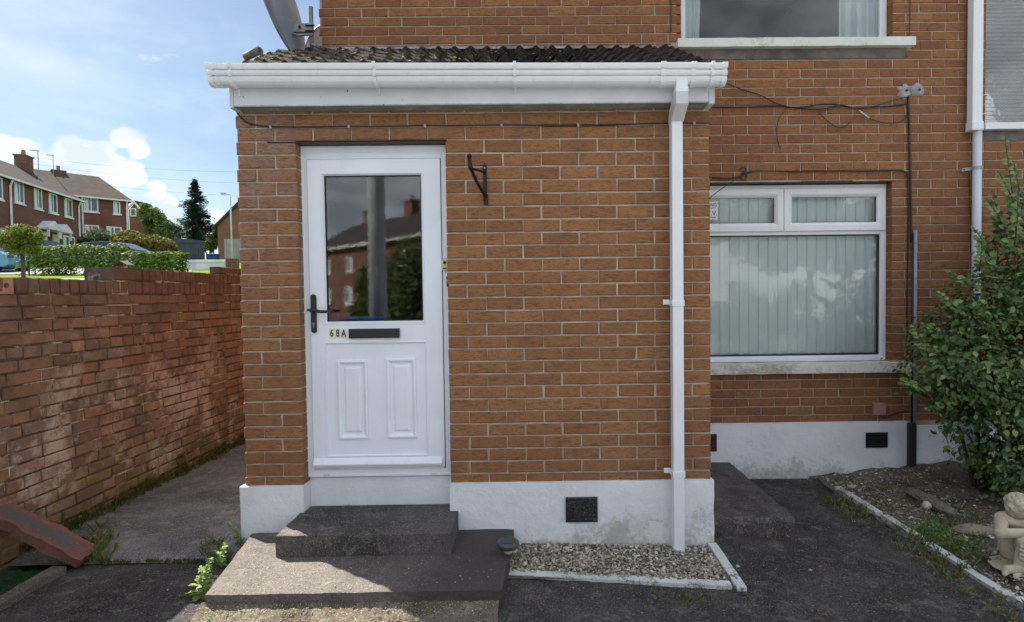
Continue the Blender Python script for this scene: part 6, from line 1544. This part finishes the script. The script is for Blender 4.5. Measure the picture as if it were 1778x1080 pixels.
        m.add([(x, -Wd / 2, z) for x, z in bp] + [(x, Wd / 2, z) for x, z in bp], [tuple(range(n)), tuple(range(2 * n - 1, n - 1, -1))] + [(i, n + i, n + (i + 1) % n, (i + 1) % n) for i in range(n)], 0)
        recalc(m.build('body', paint, t, bevel=.04))
        m = MB(); cp = [(x * s, z * k_) for x, z in cab]; n = len(cp); wi = lambda z: Wd / 2 - .04 - .28 * (z / k_ - .95)
        m.add([(x, -wi(z), z) for x, z in cp] + [(x, wi(z), z) for x, z in cp], [tuple(range(n)), tuple(range(2 * n - 1, n - 1, -1))] + [(i, n + i, n + (i + 1) % n, (i + 1) % n) for i in range(n)], 0)
        recalc(m.build('cabin', paint, t, bevel=.03))
        def side(nm, pts):
            for sd_ in (-1, 1):
                q = MB(); q.add([(x * s, sd_ * (wi(z * k_) + .012), z * k_) for x, z in pts], [tuple(range(len(pts)))], 0); q.build(nm, M['carglass'], t)
        side('side_window', [(.42, 1.02), (.5, 1.28), (.68, 1.38), (1.2, 1.42), (1.2, 1.02)]); side('side_window', [(1.26, 1.02), (1.26, 1.425), (1.95, 1.43), (1.95, 1.02)]); side('side_window', [(2.01, 1.02), (2.01, 1.425), (2.3, 1.39), (2.78, 1.18), (3.0, 1.04)])
        q = MB(); q.add([(2.42 * s, -wi(1.40), 1.455 * k_), (2.42 * s, wi(1.4), 1.455 * k_), (3.28 * s, wi(1.05), 1.045 * k_), (3.28 * s, -wi(1.05), 1.045 * k_)], [(0, 1, 2, 3)], 0); q.v = [(a + .02, b_, c + .02) for a, b_, c in q.v]; q.build('windscreen', M['carglass'], t)
        for sd_ in (-1, 1):
            q = MB(); q.box(-.01, .22, sd_ * (Wd / 2 - .08) - .10, sd_ * (Wd / 2 - .08) + .10, .78 * k_, 1.12 * k_, 0); q.build('tail_light', M['tail'], t, bevel=.03)
            q = MB(); q.box(4.2 * s, 4.47 * s, sd_ * (Wd / 2 - .2) - .18, sd_ * (Wd / 2 - .2) + .18, .66 * k_, .82 * k_, 0); q.build('headlight', M['farglass'], t, bevel=.03)
            for x in (.93, 3.62):
                q = MB(); q.tube([(x * s, sd_ * (Wd / 2 - .2), .32), (x * s, sd_ * (Wd / 2 + .01), .32)], .32, 20); w_ = q.build('wheel', M['tyre'], t, True); q = MB(); q.tube([(x * s, sd_ * (Wd / 2 + .01), .32), (x * s, sd_ * (Wd / 2 + .02), .32)], .2, 16); q.build('rim', M['steel'], w_)
    def carat(label, xa, xb, ytop, dep, paint, H, flip=0, dz=0):
        L_ = (xb - xa) / F * dep; A = CAM + ray(xa, ytop) * dep; z = zat((xa + xb) / 2, ytop, dep) - H; car(label, Vector((A.x, A.y, z)), .06, paint, L_, 1.75, H)
    carat('dark blue estate car with a red tail light behind the long hedge', 141, 278, 421, 31, M['carblue'], 1.5)
    carat('blue car partly hidden by the hedge below the white door canopies', 45, 112, 417, 33, M['carmid'], 1.5)
    carat('light blue car at the left edge behind the small tree', -95, 32, 420, 27, M['carlight'], 1.5)
    # bird table and flowers near the wall
    b = T(215, 470, 12); b.z = zat(215, 480, 12); t = thing('bird_table', 'dark wooden bird table roof between the two hedges', 'bird table', (b.x, b.y, b.z - .6))
    sc = 12 / F; zt = zat(215, 453, 12) - b.z + .6; m = MB(); m.extrude([(-12 * sc, zt - 7 * sc), (0, zt), (12 * sc, zt - 7 * sc), (12 * sc, zt - 8.5 * sc), (0, zt - 1.6 * sc), (-12 * sc, zt - 8.5 * sc)], 1, -.12, .12); recalc(m.build('roof', M['birdwood'], t))
    m = MB(); m.box(-.09, .09, -.08, .08, zt - 16 * sc, zt - 14.5 * sc, 0)
    for sx in (-.07, .07): m.box(sx - .008, sx + .008, -.06, -.045, zt - 14.5 * sc, zt - 6 * sc, 0); m.box(sx - .008, sx + .008, .045, .06, zt - 14.5 * sc, zt - 6 * sc, 0)
    m.build('tray', M['birdwood'], t); m = MB(); m.box(-.02, .02, -.02, .02, -1.2, zt - 16 * sc, 0); m.build('post', M['birdwood'], t)
    c = CAM + ray(215, 466) * 7.5; t = thing('red_flowers', 'clump of red flowers showing over the garden wall', 'flowers', (c.x, c.y, c.z - .3)); m = MB()
    cloud(m, c, (.055, .05, .022), 260, .010, Vector((c.x, c.y, c.z - .3)), -1); m.build('petals', M['redflower'], t); m = MB(); m.tube([(0, 0, -.8), (0, 0, .28)], .01, 5); m.build('stems', M['weed2'], t)
    c = CAM + ray(320, 465) * 26.6; m = MB(); rr = 4.2 / F * 26.6; m.tube([c + Vector((0, .0, -rr)), c + Vector((0, 0, -rr * .6)), c, c + Vector((0, 0, rr * .6)), c + Vector((0, 0, rr))], [rr * .3, rr * .8, rr, rr * .8, rr * .3], 12); o = m.build('round_fitting', M['black'], None, True); tag(o, 'small dark round fitting before the left end of the white wall', 'lamp')  # dark round object whose use is unknown
    # aerials
    for (px, y0, y1, dep, lab) in ((67, 262, 300, 36, 'taller television aerial beside the brick chimney'), (93, 270, 300, 46, 'television aerial on the hipped house ridge')):
        b = CAM + ray(px, y1) * dep; t = thing('aerial', lab, 'aerial', b); h = zat(px, y0, dep) - b.z; m = MB(); m.tube([(0, 0, -.5), (0, 0, h)], .025, 5); m.build('mast', M['steel'], t); m = MB(); m.tube([(-.55, 0, h + .05), (.1, 0, h - .02)], .02, 5)
        for q in range(5): m.tube([(-.5 + q * .12, -.15, h + .04), (-.5 + q * .12, .15, h + .04)], .01, 4)
        m.build('yagi', M['steel'], t)
    # overhead wires
    for i, (ya, yb) in enumerate(((262, 300), (270, 322), (290, 345))):
        A = CAM + ray(-60, ya - 6) * 40; B = CAM + ray(520, yb) * 34; m = MB(); m.tube([A.lerp(B, s / 12) - Vector((0, 0, .5 * math.sin(math.pi * s / 12))) for s in range(13)], .007, 4, False); o = m.build('overhead_wire', M['wirefar'], None); tag(o, ('uppermost', 'middle', 'lowest')[i] + ' of three thin overhead wires crossing the sky', 'wire', 'overhead wires')
    # lawn path and drive (draped on the slope)
    def drape(name, pts, mat, off):
        m = MB(); n = 14
        for i in range(n + 1):
            u = i / n; A = pts[0].lerp(pts[1], u); B = pts[3].lerp(pts[2], u)
            for j in range(5): P = A.lerp(B, j / 4); m.v.append((P.x, P.y, terr(P.x, P.y) + off)); m.r.append(0)
        for i in range(n):
            for j in range(4): a = i * 5 + j; m.f.append((a, a + 5, a + 6, a + 1))
        o = recalc(m.build(name, mat)); o['kind'] = 'structure'
    drape('garden_path', [T(-100, 470, 17), T(330, 470, 14.2), T(330, 470, 15.8), T(-100, 470, 20)], M['paving'], .03)
    drape('driveway', [T(-150, 470, 24.5), T(330, 470, 24), T(345, 470, 36), T(-150, 470, 36)], M['road'], .03)
M['birdwood'] = simple('dark_wood', (.06, .04, .035), None, .8, 8, 40, 0)
M['wirefar'] = simple('far_wire', (.25, .26, .28), None, .6, 8, 40, 0)
background()

# ------------------------------------------------------------------ the street behind the viewer (seen in the glass)
def street():
    def RF(px, dep):  # point seen in the door glass at column px
        d = ray(px, 500); k_ = dep / d.y; return Vector((d.x * k_, .1 - (dep - 3.43), 0))
    p = RF(657, 9.6); t = thing('utility_pole', 'tall grey pole standing across from the front door', 'pole', (p.x, p.y, -.05)); m = MB(); m.tube([(0, 0, 0), (0, 0, 9)], [.16, .12], 16); m.build('pole', M['pole'], t, True); m = MB(); m.box(-.05, .05, .16, .17, 1.9, 2.1, 0); m.build('plate', M['steel'], t)
    p = RF(624, 9.0); t = thing('wheelie_bin', 'blue lidded wheelie bin beside the utility pole', 'bin', (p.x, p.y, 0), 1.35); t.scale = (1.12, 1.12, 1.08)
    m = MB(); m.add([(-.25, -.28, 0), (.25, -.28, 0), (.25, .28, 0), (-.25, .28, 0), (-.29, -.35, 1.02), (.29, -.35, 1.02), (.29, .35, 1.02), (-.29, .35, 1.02)], [(3, 2, 1, 0), (4, 5, 6, 7), (0, 1, 5, 4), (1, 2, 6, 5), (2, 3, 7, 6), (3, 0, 4, 7)], 0); m.build('body', M['binblue'], t, bevel=.03)
    m = MB(); m.extrude([(-.38, 1.02), (.38, 1.02), (.38, 1.06), (.1, 1.10), (-.38, 1.08)], 0, -.31, .31); recalc(m.build('lid', M['binblue'], t, bevel=.01))
    def rb(label, px, dep, parts, mat, nm='street_bush'):
        b = RF(px, dep); t = thing(nm, label, 'bush', b); m = MB()
        for (dx, z, rx, rz) in parts: cloud(m, b + Vector((dx, 0, z)), (rx, rx, rz), int(5000 * rx * rz), .06, b, -.2, 1.5, .4)
        m.build('foliage', mat, t, kind='stuff'); m = MB(); m.tube([(0, 0, 0), (0, 0, parts[0][1])], .06, 6); m.build('stem', M['bark'], t)
    rb('dark green street bush right of the utility pole', 715, 12.5, ((0, 1.2, 1.0, 1.0), (.2, 2.1, .8, .8), (.9, 1.6, .9, 1.3), (-.3, .6, .6, .6)), M['bushgreen'])
    rb('smaller street bush left of the utility pole', 636, 16, ((0, 1.2, .55, .8), (.1, 1.9, .45, .6), (-.2, .5, .6, .5)), M['bushgreen'])
    A = RF(1000, 22); 
    O = Vector((1.0, -21.0, 0)); d = Vector((-5.84, -6.0, 0)).normalized(); L_ = 26; wins = []
    for i in range(7):
        x = 2 + i * 3.4; wins += [(x, x + .9, 3.3, 4.3), (x + .1, x + 1.2, 1.1, 2.2)]
    bg_house('opposite_terrace', 'brick terrace with white windows across the street', O, math.atan2(d.y, d.x), L_, 7, 5.0, 7.2, wins, M['farbrick'], M['farroof2'], 0, ((9, .9), (17, .9), (23, .9)), (6.5, 15))
    wins = [(x, x + 1.4, z, z + 1.2) for x in (1.5, 5, 8.5, 12, 15.5) for z in (1.0, 3.4)]
    bg_house('opposite_house', 'pale rendered house pair across the street facing the lower window', Vector((24, -24, 0)), math.pi, 20, 7, 4.9, 6.8, wins, M['render'], M['farroof2'], 0, ((5, .8), (14, .8)), (1, 19))
    rb('round street bush facing the lower window', 1400, 12, ((0, .8, .9, .8), (.9, 1.0, .8, .7), (-1.0, .7, .8, .7)), M['bushgreen'])
    b = RF(1480, 17); t = thing('street_tree', 'leafy street tree facing the lower window', 'tree', b); m = MB()
    for (dx, z, r_) in ((0, 3.6, 1.6), (1.0, 3.0, 1.2), (-1.1, 3.1, 1.2), (.2, 4.8, 1.1)): cloud(m, b + Vector((dx, 0, z)), (r_, r_, r_ * .8), 3500, .09, b, -.15, 1.1, .5)
    m.build('crown', M['bushgreen'], t, kind='stuff'); m = MB(); m.tube([(0, 0, 0), (.1, 0, 2), (0, 0, 3.4)], [.16, .13, .08], 8); m.build('trunk', M['bark'], t, True)
street()
